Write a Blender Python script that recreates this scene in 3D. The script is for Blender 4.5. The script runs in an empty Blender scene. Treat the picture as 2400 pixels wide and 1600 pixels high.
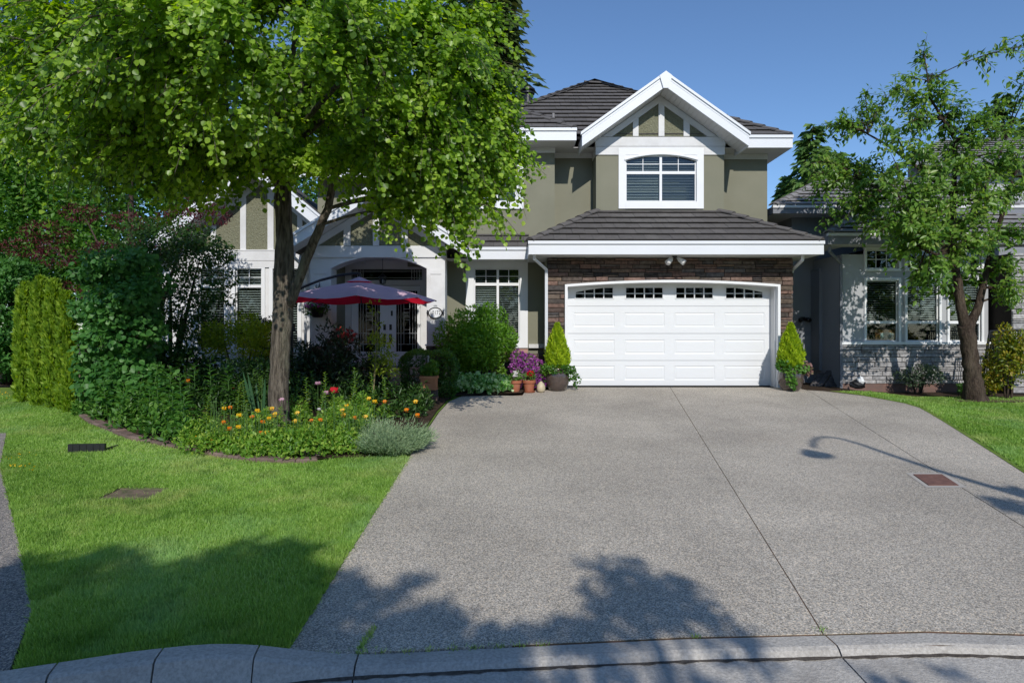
import bpy, math, random
import numpy as np
from mathutils import Vector, Matrix
R = math.radians
rnd = random.Random(7)
rng = np.random.default_rng(7)
S = bpy.context.scene
C = S.collection

# ------------------------------------------------------------------ camera, sky, sun, exposure
FOC, CX, HY, CH = 1450.0, 1200.0, 775.0, 1.3          # focal length in photo pixels, centre column, horizon row, camera height
cam = bpy.data.cameras.new('camera'); camo = bpy.data.objects.new('camera', cam); C.objects.link(camo)
cam.sensor_width = 36.0; cam.lens = FOC / 2400.0 * 36.0
cam.shift_y = (HY - 800.0) / 2400.0
cam.clip_start = 0.05; cam.clip_end = 2000
camo.location = (0, 0, CH); camo.rotation_euler = (R(90), 0, 0)
S.camera = camo
SUN_DX, SUN_TAN = -0.10, 0.71                          # light travels +Y, a little to -X, falling SUN_TAN per metre
trav = Vector((SUN_DX, 1.0, -SUN_TAN)).normalized()
W = bpy.data.worlds.new('World'); S.world = W; W.use_nodes = True
nt = W.node_tree
sky = nt.nodes.new('ShaderNodeTexSky'); sky.sky_type = 'NISHITA'; sky.sun_disc = False
sky.sun_elevation = math.asin(-trav.z); sky.sun_rotation = math.atan2(-trav.x, -trav.y)
sky.altitude = 100; sky.air_density = 1.0; sky.dust_density = 0.15; sky.ozone_density = 6.5
bg = nt.nodes['Background']; bg.inputs['Strength'].default_value = 0.142
hs_ = nt.nodes.new('ShaderNodeHueSaturation'); hs_.inputs['Saturation'].default_value = 1.0
nt.links.new(sky.outputs[0], hs_.inputs['Color']); nt.links.new(hs_.outputs[0], bg.inputs[0])
sun = bpy.data.lights.new('sun', 'SUN'); sun.energy = 3.75; sun.angle = R(0.42); sun.color = (1.0, 0.955, 0.885)
suno = bpy.data.objects.new('sun', sun); C.objects.link(suno)
suno.rotation_euler = trav.to_track_quat('-Z', 'Y').to_euler(); suno.location = (0, -20, 20)
S.view_settings.view_transform = 'Standard'; S.view_settings.look = 'None'
S.view_settings.exposure = 0.0; S.view_settings.gamma = 1.0; S.view_settings.use_curve_mapping = False
S.cycles.max_bounces = 8; S.cycles.transparent_max_bounces = 12; S.cycles.transmission_bounces = 4
S.cycles.diffuse_bounces = 5; S.cycles.glossy_bounces = 3
S.cycles.use_denoising = True
S.cycles.sample_clamp_indirect = 4.0

# ------------------------------------------------------------------ places
def WX(px, Y): return (px - CX) * Y / FOC
def WZ(py, Y): return CH + (HY - py) * Y / FOC
def P3(px, py, Y): return Vector((WX(px, Y), Y, WZ(py, Y)))
def sst(a, b, x):
    t = min(1, max(0, (x - a) / (b - a))); return t * t * (3 - 2 * t)
def gz(x, y):
    z = -0.05 * (14.1 - y) if y < 14.1 else 0.0
    return z - 0.12 * sst(7.65, 8.8, x) * sst(9.5, 13, y)
def gY(py): return 2907.0 / (py - 702.5)              # depth of a ground point seen in photo row py
def GP(px, py):
    Y = gY(py); return (WX(px, Y), Y)

# ------------------------------------------------------------------ objects
def link(o, parent=None, world=True):
    C.objects.link(o)
    if parent is not None:
        o.parent = parent
        if world: o.matrix_parent_inverse = wmat(parent).inverted()
    return o
def wmat(o):
    m = Matrix.LocRotScale(o.location, o.rotation_euler, o.scale)
    if o.parent is not None: m = wmat(o.parent) @ o.matrix_parent_inverse @ m
    return m
def props(o, label=None, cat=None, group=None, kind=None):
    if label: o['label'] = label
    if cat: o['category'] = cat
    if group: o['group'] = group
    if kind: o['kind'] = kind
    return o
def thing(name, label, cat, loc=(0, 0, 0), rz=0, group=None):
    o = bpy.data.objects.new(name, None); o.empty_display_size = 0.1
    C.objects.link(o); o.location = loc; o.rotation_euler = (0, 0, rz)
    return props(o, label, cat, group)
def dup(root, loc, rz=0, label=None, scale=1.0):
    r = root.copy(); C.objects.link(r); r.location = loc; r.rotation_euler = (0, 0, rz); r.scale = (scale,) * 3
    if label: r['label'] = label
    for ch in list(root.children):
        c = ch.copy(); C.objects.link(c); c.parent = r
        for g in list(ch.children):
            d = g.copy(); C.objects.link(d); d.parent = c
    return r

class MB:
    """collects shapes and links them as one mesh object"""
    def __init__(s): s.v = []; s.f = []; s.smooth = False
    def add(s, vs, fs):
        b = len(s.v); s.v += [tuple(v) for v in vs]; s.f += [tuple(b + i for i in f) for f in fs]; return s
    def box(s, x0, x1, y0, y1, z0, z1):
        if x0 > x1: x0, x1 = x1, x0
        if z0 > z1: z0, z1 = z1, z0
        vs = [(x, y, z) for z in (z0, z1) for y in (y0, y1) for x in (x0, x1)]
        return s.add(vs, [(0, 1, 5, 4), (1, 3, 7, 5), (3, 2, 6, 7), (2, 0, 4, 6), (4, 5, 7, 6), (0, 2, 3, 1)])
    def pbox(s, px0, px1, py0, py1, Y0, Y1):           # a box whose front face (at depth Y0) covers these photo pixels
        return s.box(WX(px0, Y0), WX(px1, Y0), Y0, Y1, WZ(py1, Y0), WZ(py0, Y0))
    def prism(s, poly, vec):                           # polygon (3d, in order) pushed along vec
        n = len(poly); vec = Vector(vec)
        a = [Vector(p) for p in poly]; b = [p + vec for p in a]
        fs = [tuple(range(n)), tuple(range(2 * n - 1, n - 1, -1))]
        fs += [(i + n, (i + 1) % n + n, (i + 1) % n, i) for i in range(n)]
        return s.add(a + b, fs)
    def xz(s, pts, y0, y1): return s.prism([(x, y0, z) for x, z in pts], (0, y1 - y0, 0))
    def xy(s, pts, zt, th): return s.prism([(x, y, zt(x, y) if callable(zt) else zt) for x, y in pts], (0, 0, -th))
    def tube(s, pts, rad, n=8, cap=True):
        pts = [Vector(p) for p in pts]
        if not hasattr(rad, '__len__'): rad = [rad] * len(pts)
        u = None; rings = []
        for i, p in enumerate(pts):
            d = (pts[min(i + 1, len(pts) - 1)] - pts[max(i - 1, 0)]).normalized()
            if u is None:
                u = d.cross(Vector((0, 0, 1)));  u = u if u.length > 0.05 else d.cross(Vector((1, 0, 0)))
            u = (u - d * u.dot(d)).normalized(); w = d.cross(u)
            rings.append([p + (u * math.cos(2 * math.pi * k / n) + w * math.sin(2 * math.pi * k / n)) * rad[i] for k in range(n)])
        vs = [v for r in rings for v in r]; fs = []
        for i in range(len(pts) - 1):
            for k in range(n):
                fs.append((i * n + k, i * n + (k + 1) % n, (i + 1) * n + (k + 1) % n, (i + 1) * n + k))
        if cap: fs += [tuple(range(n - 1, -1, -1)), tuple((len(pts) - 1) * n + k for k in range(n))]
        return s.add(vs, fs)
    def lathe(s, prof, c=(0, 0, 0), n=24, cap=True):   # profile of (radius, z)
        vs = []; fs = []
        for r, z in prof:
            vs += [(c[0] + r * math.cos(2 * math.pi * k / n), c[1] + r * math.sin(2 * math.pi * k / n), c[2] + z) for k in range(n)]
        for i in range(len(prof) - 1):
            for k in range(n):
                fs.append((i * n + k, i * n + (k + 1) % n, (i + 1) * n + (k + 1) % n, (i + 1) * n + k))
        if cap: fs += [tuple(range(n - 1, -1, -1)), tuple((len(prof) - 1) * n + k for k in range(n))]
        return s.add(vs, fs)
    def wall(s, x0, x1, z0, z1, y, th, holes=()):      # upright wall facing -Y with rectangular openings
        xs = sorted({x0, x1, *[h[0] for h in holes], *[h[1] for h in holes]}); zs = sorted({z0, z1, *[h[2] for h in holes], *[h[3] for h in holes]})
        xs = [x for x in xs if x0 <= x <= x1]; zs = [z for z in zs if z0 <= z <= z1]
        inh = lambda x, z: any(h[0] < x < h[1] and h[2] < z < h[3] for h in holes)
        for a, b in zip(xs, xs[1:]):
            for c, d in zip(zs, zs[1:]):
                if inh((a + b) / 2, (c + d) / 2): continue
                s.add([(a, y, c), (b, y, c), (b, y, d), (a, y, d), (a, y + th, c), (b, y + th, c), (b, y + th, d), (a, y + th, d)], [(0, 1, 2, 3), (7, 6, 5, 4)])
        for h in list(holes) + [(x0, x1, z0, z1)]:
            a, b, c, d = h
            s.add([(a, y, c), (b, y, c), (b, y, d), (a, y, d), (a, y + th, c), (b, y + th, c), (b, y + th, d), (a, y + th, d)],
                  [(0, 4, 5, 1), (1, 5, 6, 2), (2, 6, 7, 3), (3, 7, 4, 0)])
        return s
    def mesh(s, name, mat):
        me = bpy.data.meshes.new(name); me.from_pydata(s.v, [], s.f)
        for m in (mat if isinstance(mat, (list, tuple)) else [mat]): me.materials.append(m)
        if s.smooth: me.polygons.foreach_set('use_smooth', [True] * len(me.polygons))
        me.update(); return me
    def build(s, name, mat, parent=None, world=True):
        return link(bpy.data.objects.new(name, s.mesh(name, mat)), parent, world)
def inst(name, me, parent, mw):                        # one more object on a shared mesh
    o = bpy.data.objects.new(name, me); link(o, parent)
    o.rotation_mode = 'XYZ'; o.matrix_basis = mw
    return o

# ------------------------------------------------------------------ materials
def mat(name, col, rough=0.7, spec=0.3, col2=None, nscale=3.0, namt=1.0, var=0.0, hvar=0.0, bump=0.0, bscale=40.0, bdist=0.01, metal=0.0, coat=0.0, stain=None, sscale=0.7, stretch=None):
    m = bpy.data.materials.new(name); m.use_nodes = True; t = m.node_tree; N = t.nodes; L = t.links
    b = N['Principled BSDF']; b.inputs['Roughness'].default_value = rough; b.inputs['Specular IOR Level'].default_value = spec
    b.inputs['Metallic'].default_value = metal; b.inputs['Coat Weight'].default_value = coat
    geo = N.new('ShaderNodeNewGeometry'); src = None
    def rgb(c):
        n = N.new('ShaderNodeRGB'); n.outputs[0].default_value = (*c, 1); return n.outputs[0]
    src = rgb(col)
    def noise(sc, det=4.0, ro=0.6):
        n = N.new('ShaderNodeTexNoise'); n.inputs['Scale'].default_value = sc; n.inputs['Detail'].default_value = det; n.inputs['Roughness'].default_value = ro
        if stretch:
            q = N.new('ShaderNodeVectorMath'); q.operation = 'MULTIPLY'; q.inputs[1].default_value = stretch; L.new(geo.outputs['Position'], q.inputs[0]); L.new(q.outputs[0], n.inputs['Vector'])
        else: L.new(geo.outputs['Position'], n.inputs['Vector'])
        return n.outputs['Fac']
    def mixc(a, bb, f, blend='MIX'):
        n = N.new('ShaderNodeMix'); n.data_type = 'RGBA'; n.blend_type = blend
        if isinstance(f, float): n.inputs[0].default_value = f
        else: L.new(f, n.inputs[0])
        L.new(a, n.inputs[6]); L.new(bb, n.inputs[7]); return n.outputs[2]
    def rampf(f, a, bb, lo=0.0, hi=1.0):
        n = N.new('ShaderNodeMapRange'); n.inputs[1].default_value = a; n.inputs[2].default_value = bb; n.inputs[3].default_value = lo; n.inputs[4].default_value = hi
        L.new(f, n.inputs[0]); return n.outputs[0]
    if col2 is not None: src = mixc(src, rgb(col2), rampf(noise(nscale), 0.35, 0.65, 0, namt))
    if stain is not None: src = mixc(src, rgb(stain), rampf(noise(sscale, 6.0, 0.65), 0.5, 0.72, 0, 0.6))
    if var or hvar:
        oi = N.new('ShaderNodeObjectInfo'); h = N.new('ShaderNodeHueSaturation')
        L.new(rampf(oi.outputs['Random'], 0, 1, 1 - var, 1 + var), h.inputs['Value'])
        if hvar: L.new(rampf(oi.outputs['Random'], 0, 1, 0.5 - hvar, 0.5 + hvar), h.inputs['Hue'])
        L.new(src, h.inputs['Color']); src = h.outputs[0]
    L.new(src, b.inputs['Base Color'])
    if bump:
        bn = N.new('ShaderNodeBump'); bn.inputs['Strength'].default_value = bump; bn.inputs['Distance'].default_value = bdist
        L.new(noise(bscale, 5.0, 0.65), bn.inputs['Height']); L.new(bn.outputs[0], b.inputs['Normal'])
    return m
def ramp_mat(name, cols, rough=0.8, bump=0.4, bscale=35.0, attr=None, grain=0.35):   # colour picked per object from a ramp
    m = mat(name, (0.2, 0.2, 0.2), rough, 0.2, bump=bump, bscale=bscale, bdist=0.008); t = m.node_tree; N = t.nodes; L = t.links
    cr = N.new('ShaderNodeValToRGB'); e = cr.color_ramp.elements
    e[0].color = (*cols[0], 1); e[-1].color = (*cols[-1], 1)
    for i, c in enumerate(cols[1:-1]): el = e.new((i + 1) / (len(cols) - 1)); el.color = (*c, 1)
    oi = N.new('ShaderNodeObjectInfo'); L.new(oi.outputs['Random'], cr.inputs[0])
    n = N.new('ShaderNodeTexNoise'); n.inputs['Scale'].default_value = 14; n.inputs['Detail'].default_value = 5
    g = N.new('ShaderNodeNewGeometry'); L.new(g.outputs['Position'], n.inputs['Vector'])
    mr = N.new('ShaderNodeMapRange'); mr.inputs[1].default_value = 0.3; mr.inputs[2].default_value = 0.7; mr.inputs[3].default_value = 1 - grain; mr.inputs[4].default_value = 1 + grain
    L.new(n.outputs['Fac'], mr.inputs[0])
    h = N.new('ShaderNodeHueSaturation'); L.new(mr.outputs[0], h.inputs['Value']); L.new(cr.outputs[0], h.inputs['Color'])
    L.new(h.outputs[0], N['Principled BSDF'].inputs['Base Color']); return m
def leafmat(name, cols, trans=0.35, tcol=None, rough=0.45, spec=0.35):               # colour by the leaf's own tint
    m = bpy.data.materials.new(name); m.use_nodes = True; t = m.node_tree; N = t.nodes; L = t.links
    b = N['Principled BSDF']; b.inputs['Roughness'].default_value = rough; b.inputs['Specular IOR Level'].default_value = spec
    at = N.new('ShaderNodeAttribute'); at.attribute_name = 'tint'
    cr = N.new('ShaderNodeValToRGB'); e = cr.color_ramp.elements
    e[0].color = (*cols[0], 1); e[-1].color = (*cols[-1], 1)
    for i, c in enumerate(cols[1:-1]): el = e.new((i + 1) / (len(cols) - 1)); el.color = (*c, 1)
    L.new(at.outputs['Fac'], cr.inputs[0]); L.new(cr.outputs[0], b.inputs['Base Color'])
    tr = N.new('ShaderNodeBsdfTranslucent')
    h = N.new('ShaderNodeHueSaturation'); h.inputs['Hue'].default_value = 0.485; h.inputs['Saturation'].default_value = 1.1; h.inputs['Value'].default_value = 1.9
    L.new(cr.outputs[0], h.inputs['Color']); L.new(h.outputs[0], tr.inputs['Color'])
    mx = N.new('ShaderNodeMixShader'); mx.inputs[0].default_value = trans
    L.new(b.outputs[0], mx.inputs[1]); L.new(tr.outputs[0], mx.inputs[2]); L.new(mx.outputs[0], N['Material Output'].inputs['Surface'])
    return m
def glassmat(name, tint=(0.75, 0.8, 0.8), refl=1.0):
    m = bpy.data.materials.new(name); m.use_nodes = True; t = m.node_tree; N = t.nodes; L = t.links
    N.remove(N['Principled BSDF'])
    tr = N.new('ShaderNodeBsdfTransparent'); tr.inputs[0].default_value = (*tint, 1)
    gl = N.new('ShaderNodeBsdfGlossy'); gl.inputs['Roughness'].default_value = 0.02; gl.inputs[0].default_value = (refl,) * 3 + (1,)
    fr = N.new('ShaderNodeFresnel'); fr.inputs[0].default_value = 1.5
    mx = N.new('ShaderNodeMixShader'); L.new(fr.outputs[0], mx.inputs[0]); L.new(tr.outputs[0], mx.inputs[1]); L.new(gl.outputs[0], mx.inputs[2])
    L.new(mx.outputs[0], N['Material Output'].inputs['Surface']); return m
def aggregate(name, lo, hi, stain):
    m = mat(name, lo, 0.85, 0.25); t = m.node_tree; N = t.nodes; L = t.links; b = N['Principled BSDF']
    g = N.new('ShaderNodeNewGeometry')
    v = N.new('ShaderNodeTexVoronoi'); v.inputs['Scale'].default_value = 130; L.new(g.outputs['Position'], v.inputs['Vector'])
    sep = N.new('ShaderNodeSeparateColor'); L.new(v.outputs['Color'], sep.inputs[0])
    cr = N.new('ShaderNodeValToRGB'); e = cr.color_ramp.elements
    e[0].position = 0.0; e[0].color = (*[c * 0.62 for c in lo], 1); e[1].position = 1.0; e[1].color = (*hi, 1)
    x = e.new(0.3); x.color = (*lo, 1); x = e.new(0.72); x.color = (*[(a + c) / 2 for a, c in zip(lo, hi)], 1); x = e.new(0.9); x.color = (hi[0] * 0.95, hi[1] * 0.85, hi[2] * 0.72, 1)
    L.new(sep.outputs[0], cr.inputs[0])
    n = N.new('ShaderNodeTexNoise'); n.inputs['Scale'].default_value = 0.55; n.inputs['Detail'].default_value = 8; n.inputs['Roughness'].default_value = 0.62; L.new(g.outputs['Position'], n.inputs['Vector'])
    mr = N.new('ShaderNodeMapRange'); mr.inputs[1].default_value = 0.36; mr.inputs[2].default_value = 0.66; mr.inputs[3].default_value = 0.83; mr.inputs[4].default_value = 1.12; L.new(n.outputs['Fac'], mr.inputs[0])
    h = N.new('ShaderNodeHueSaturation'); L.new(mr.outputs[0], h.inputs['Value']); L.new(cr.outputs[0], h.inputs['Color'])
    n2 = N.new('ShaderNodeTexNoise'); n2.inputs['Scale'].default_value = 0.35; n2.inputs['Detail'].default_value = 6; L.new(g.outputs['Position'], n2.inputs['Vector'])
    mr2 = N.new('ShaderNodeMapRange'); mr2.inputs[1].default_value = 0.58; mr2.inputs[2].default_value = 0.75; mr2.inputs[4].default_value = 0.35; L.new(n2.outputs['Fac'], mr2.inputs[0])
    mx = N.new('ShaderNodeMix'); mx.data_type = 'RGBA'; L.new(mr2.outputs[0], mx.inputs[0]); L.new(h.outputs[0], mx.inputs[6]); mx.inputs[7].default_value = (*stain, 1)
    L.new(mx.outputs[2], b.inputs['Base Color'])
    bn = N.new('ShaderNodeBump'); bn.inputs['Strength'].default_value = 0.5; bn.inputs['Distance'].default_value = 0.006; bn.invert = True
    L.new(v.outputs['Distance'], bn.inputs['Height']); L.new(bn.outputs[0], b.inputs['Normal']); return m

M = {}
M['white'] = mat('white_paint', (0.78, 0.79, 0.805), 0.45, 0.4, (0.74, 0.75, 0.76), 1.5)
M['trim'] = mat('off_white_trim', (0.70, 0.70, 0.70), 0.55, 0.3, (0.64, 0.64, 0.645), 2.0, stain=(0.5, 0.49, 0.47), sscale=1.1)
M['fascia'] = mat('white_fascia', (0.72, 0.74, 0.77), 0.4, 0.4, (0.70, 0.72, 0.75), 0.8)
M['soffit'] = mat('soffit_white', (0.62, 0.62, 0.62), 0.6)
M['olive'] = mat('olive_stucco', (0.205, 0.202, 0.150), 0.9, 0.1, (0.228, 0.223, 0.168), 1.2, bump=0.35, bscale=150, bdist=0.006, stain=(0.215, 0.215, 0.16), sscale=0.8)
M['dash'] = mat('pebbledash', (0.27, 0.27, 0.19), 0.95, 0.1, (0.19, 0.19, 0.125), 45, bump=1.0, bscale=32, bdist=0.05)
M['tile'] = mat('roof_tile', (0.118, 0.109, 0.104), 0.8, 0.25, (0.095, 0.089, 0.085), 9, var=0.09, bump=0.25, bscale=90, bdist=0.004)
M['tileg'] = mat('roof_tile_weathered', (0.26, 0.25, 0.245), 0.8, 0.25, (0.21, 0.202, 0.20), 7, var=0.10, bump=0.25, bscale=90, bdist=0.004)
M['under'] = mat('roof_underlay', (0.03, 0.03, 0.032), 0.9)
M['stone'] = ramp_mat('ledge_stone', [(0.048, 0.041, 0.038), (0.175, 0.108, 0.085), (0.082, 0.067, 0.058), (0.066, 0.062, 0.062), (0.205, 0.128, 0.102), (0.115, 0.092, 0.078), (0.042, 0.038, 0.036), (0.155, 0.113, 0.082), (0.11, 0.104, 0.104)], bump=0.8)
M['stoneg'] = ramp_mat('grey_ledge_stone', [(0.28, 0.275, 0.28), (0.36, 0.35, 0.35), (0.24, 0.235, 0.24), (0.40, 0.385, 0.38), (0.31, 0.305, 0.305)], bump=0.8)
M['mortar'] = mat('mortar', (0.035, 0.03, 0.028), 0.95, 0.1)
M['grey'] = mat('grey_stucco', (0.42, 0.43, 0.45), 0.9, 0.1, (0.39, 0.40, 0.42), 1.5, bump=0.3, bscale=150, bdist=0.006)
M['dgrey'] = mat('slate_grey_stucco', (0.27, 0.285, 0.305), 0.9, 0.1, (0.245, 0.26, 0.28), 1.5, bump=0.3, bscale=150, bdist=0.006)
M['gfascia'] = mat('grey_fascia', (0.20, 0.21, 0.235), 0.5)
M['black'] = mat('black_metal', (0.012, 0.012, 0.014), 0.4, 0.5)
M['dark'] = mat('dark_interior', (0.016, 0.016, 0.017), 0.9, 0.1)
M['slat'] = mat('blind_slat', (0.62, 0.61, 0.58), 0.5)
M['screen'] = mat('insect_screened_slat', (0.26, 0.255, 0.25), 0.7)
def grassmat(name):
    m = leafmat(name, [(.105, .205, .030), (.205, .35, .060), (.32, .48, .11), (.51, .61, .27)], .45, rough=.5); t = m.node_tree; N = t.nodes; L = t.links
    g = N.new('ShaderNodeNewGeometry'); ramp = N['Color Ramp']; out = ramp.outputs[0]
    for sc, a, c, col in ((1.1, .5, .68, (.44, .46, .18)), (2.7, .50, .66, (.09, .21, .03)), (.7, .52, .66, (.30, .47, .19))):
        n = N.new('ShaderNodeTexNoise'); n.inputs['Scale'].default_value = sc; n.inputs['Detail'].default_value = 6; n.inputs['Roughness'].default_value = .68; L.new(g.outputs['Position'], n.inputs['Vector'])
        r = N.new('ShaderNodeMapRange'); r.inputs[1].default_value = a; r.inputs[2].default_value = c; r.inputs[4].default_value = .6; L.new(n.outputs['Fac'], r.inputs[0])
        x = N.new('ShaderNodeMix'); x.data_type = 'RGBA'; L.new(r.outputs[0], x.inputs[0]); L.new(out, x.inputs[6]); x.inputs[7].default_value = (*col, 1); out = x.outputs[2]
    L.new(out, N['Principled BSDF'].inputs['Base Color']); L.new(out, N['Hue/Saturation/Value'].inputs['Color']); return m
M['lowslat'] = mat('screened_low_slat', (0.12, 0.115, 0.11), 0.7)
M['glass'] = glassmat('window_glass'); M['dglass'] = glassmat('dark_glass', (0.10, 0.10, 0.11), 0.3)
M['lead'] = mat('lead_came', (0.35, 0.36, 0.38), 0.35, 0.5, metal=0.6)
M['door'] = mat('garage_door_white', (0.715, 0.73, 0.745), 0.4, 0.4, (0.70, 0.715, 0.73), 0.9)
M['terra'] = mat('terracotta', (0.36, 0.125, 0.065), 0.8, 0.2, (0.30, 0.10, 0.055), 12, stain=(0.42, 0.22, 0.15), sscale=6)
M['glaze'] = mat('brown_glaze', (0.085, 0.06, 0.05), 0.12, 0.6, (0.06, 0.045, 0.04), 8, coat=0.5)
M['soil'] = mat('soil', (0.045, 0.032, 0.022), 0.95, 0.1, (0.08, 0.055, 0.038), 9, bump=1.0, bscale=25, bdist=0.04)
M['bark'] = mat('grey_bark', (0.20, 0.17, 0.135), 0.9, 0.1, (0.055, 0.045, 0.036), 30, bump=1.0, bscale=38, bdist=0.05, stain=(0.22, 0.22, 0.15), sscale=5, stretch=(1, 1, .16))
M['barkd'] = mat('dark_bark', (0.09, 0.065, 0.05), 0.9, 0.1, (0.035, 0.026, 0.021), 26, bump=1.0, bscale=34, bdist=0.05, stain=(.15, .12, .09), sscale=6, stretch=(1, 1, .25))
M['conc'] = mat('kerb_concrete', (0.52, 0.49, 0.445), 0.9, 0.15, (0.37, 0.345, 0.31), 55, bump=0.8, bscale=60, bdist=0.012, stain=(0.22, 0.205, 0.19), sscale=2.2)
M['agg'] = aggregate('exposed_aggregate', (0.305, 0.278, 0.236), (0.69, 0.635, 0.555), (0.35, 0.29, 0.225))
M['agg2'] = aggregate('dark_aggregate', (0.17, 0.155, 0.145), (0.50, 0.46, 0.42), (0.2, 0.17, 0.15))
M['road'] = aggregate('asphalt', (0.05, 0.05, 0.055), (0.16, 0.16, 0.17), (0.08, 0.08, 0.085))
M['edging'] = mat('tumbled_paver', (0.20, 0.145, 0.125), 0.9, 0.1, (0.15, 0.105, 0.09), 14, var=0.2, bump=0.6, bscale=45, bdist=0.01)
M['lawn'] = mat('lawn_thatch', (0.16, 0.24, 0.045), 0.95, 0.05, (0.10, 0.17, 0.03), 5, stain=(0.22, 0.25, 0.075), sscale=0.9)
# ------------------------------------------------------------------ foliage helpers
T_HEART = (np.array([(0, 0, 0), (.12, .30, .07), (.42, .50, .12), (.78, .30, .06), (1.0, 0, 0), (.78, -.30, .06), (.42, -.50, .12), (.12, -.30, .07)], float),
           [(0, 3, 2, 1), (0, 4, 3), (0, 5, 4), (0, 7, 6, 5)])
T_OVAL = (np.array([(0, 0, 0), (.45, .26, .07), (1, 0, -.06), (.45, -.26, .07)], float), [(0, 2, 1), (0, 3, 2)])
T_BROAD = (np.array([(0, 0, 0), (.42, .25, .07), (1, 0, -.10), (.42, -.25, .07)], float), [(0, 2, 1), (0, 3, 2)])
T_LANCE = (np.array([(0, 0, 0), (.40, .16, .05), (1, 0, -.12), (.40, -.16, .05)], float), [(0, 2, 1), (0, 3, 2)])
T_FERN = (np.array([(0, .05, 0), (.5, .22, .03), (1, 0, -.1), (.5, -.22, .03), (0, -.05, 0)], float), [(0, 4, 3, 2, 1)])
T_BLADE = (np.array([(0, .5, 0), (0, -.5, 0), (1, 0, 0)], float), [(0, 1, 2)])
def unit(a): return a / np.maximum(np.linalg.norm(a, axis=-1, keepdims=True), 1e-9)
def leaf_mesh(name, P, D, Nn, Sz, tmpl, tint=None, wid=None):
    tv, tf = tmpl; n = len(P)
    D = unit(np.asarray(D, float)); Nn = np.asarray(Nn, float)
    Z = unit(Nn - D * (Nn * D).sum(1, keepdims=True)); Y = np.cross(Z, D)
    Sz = np.asarray(Sz, float).reshape(-1, 1, 1); Wd = Sz if wid is None else np.asarray(wid, float).reshape(-1, 1, 1)
    V = P[:, None, :] + Sz * tv[None, :, 0:1] * D[:, None, :] + Wd * tv[None, :, 1:2] * Y[:, None, :] + Wd * tv[None, :, 2:3] * Z[:, None, :]
    k = len(tv); lens = np.array([len(f) for f in tf]); flat = np.concatenate([np.array(f) for f in tf])
    loops = (flat[None, :] + (np.arange(n) * k)[:, None]).ravel()
    tot = np.tile(lens, n); start = np.concatenate([[0], np.cumsum(tot)[:-1]])
    me = bpy.data.meshes.new(name)
    me.vertices.add(n * k); me.vertices.foreach_set('co', V.astype(np.float32).ravel())
    me.loops.add(len(loops)); me.loops.foreach_set('vertex_index', loops.astype(np.int32))
    me.polygons.add(len(tot)); me.polygons.foreach_set('loop_start', start.astype(np.int32))
    me.update(calc_edges=True)
    if tint is None: tint = rng.random(n)
    a = me.attributes.new('tint', 'FLOAT', 'FACE'); a.data.foreach_set('value', np.repeat(np.asarray(tint, np.float32), len(tf)))
    return me
def leaves(name, parent, P, D, Nn, Sz, tmpl, m, tint=None, wid=None, world=True):
    me = leaf_mesh(name, P, D, Nn, Sz, tmpl, tint, wid); me.materials.append(m)
    return link(bpy.data.objects.new(name, me), parent, world)
def rdir(n): return unit(rng.normal(size=(n, 3)))
SUNV = np.array([-trav.x, -trav.y, -trav.z])

def blob_points(lobes, n, inner=0.55):
    """n leaf places in the outer layer of a union of ellipsoids (cx,cy,cz,rx,ry,rz); gives place and outward normal"""
    lobes = np.array(lobes, float); w = lobes[:, 3] * lobes[:, 5] + lobes[:, 3] * lobes[:, 4]; w /= w.sum()
    k = rng.choice(len(lobes), n, p=w); d = rdir(n)
    r = inner + (1.04 - inner) * rng.random(n) ** 0.55
    return lobes[k, :3] + d * lobes[k, 3:6] * r[:, None], unit(d / lobes[k, 3:6]), k
def lumpy(c, r, n, lump=0.42):
    """a crown as lumps round the surface of an ellipsoid"""
    out = [(*c, r[0] * .78, r[1] * .78, r[2] * .78)]
    for i in range(n):
        d = rdir(1)[0]; f = 0.72 + 0.2 * rnd.random(); s = lump * (0.75 + 0.5 * rnd.random())
        out.append((c[0] + d[0] * r[0] * f, c[1] + d[1] * r[1] * f, c[2] + d[2] * r[2] * f, r[0] * s, r[1] * s, r[2] * s * .85))
    return out
def shrub_leaves(name, parent, lobes, n, size, tmpl, m, up=0.35, droop=0.0, zmin=None, world=True, tlo=0.0, wid=None, inner=0.55):
    P, Nn, k = blob_points(lobes, n, inner)
    if zmin is not None: P[:, 2] = np.maximum(P[:, 2], zmin + 0.06 * rng.random(n))
    D = unit(Nn * .6 + rdir(n) * .8 + np.array([0, 0, up - droop])); N2 = unit(Nn * .8 + rdir(n) * .7 + np.array([0, -.2, .5]))
    lt = rng.random(len(lobes)); tint = np.clip(0.55 * rng.random(n) + 0.45 * lt[k] + tlo, 0, 1)
    s = size * (0.7 + 0.6 * rng.random(n))
    o = leaves(name, parent, P, D, N2, s, tmpl, m, tint, None if wid is None else s * wid, world)
    if name == 'flowers': o['kind'] = 'stuff'
    return o
def shrub(name, label, cat, base, c, r, n, size, tmpl, m, lumps=14, stems=5, stemmat='barkd', group=None, **kw):
    t = thing(name, label, cat, base, 0, group); c = tuple(c)
    shrub_leaves('foliage', t, lumpy(c, r, lumps), n, size, tmpl, M[m], zmin=base[2], **kw)
    for i in range(stems):
        a = 2 * math.pi * i / stems + rnd.random(); b = MB()
        e = Vector((c[0] + r[0] * .5 * math.cos(a), c[1] + r[1] * .5 * math.sin(a), c[2] + r[2] * .3)); s = Vector(base) + Vector((.06 * math.cos(a), .06 * math.sin(a), -.03))
        b.tube([s, s.lerp(e, .5) + Vector((0, 0, .08)), e], [.022, .016, .007], 6); b.build('stem', M[stemmat], t)
    return t

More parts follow.
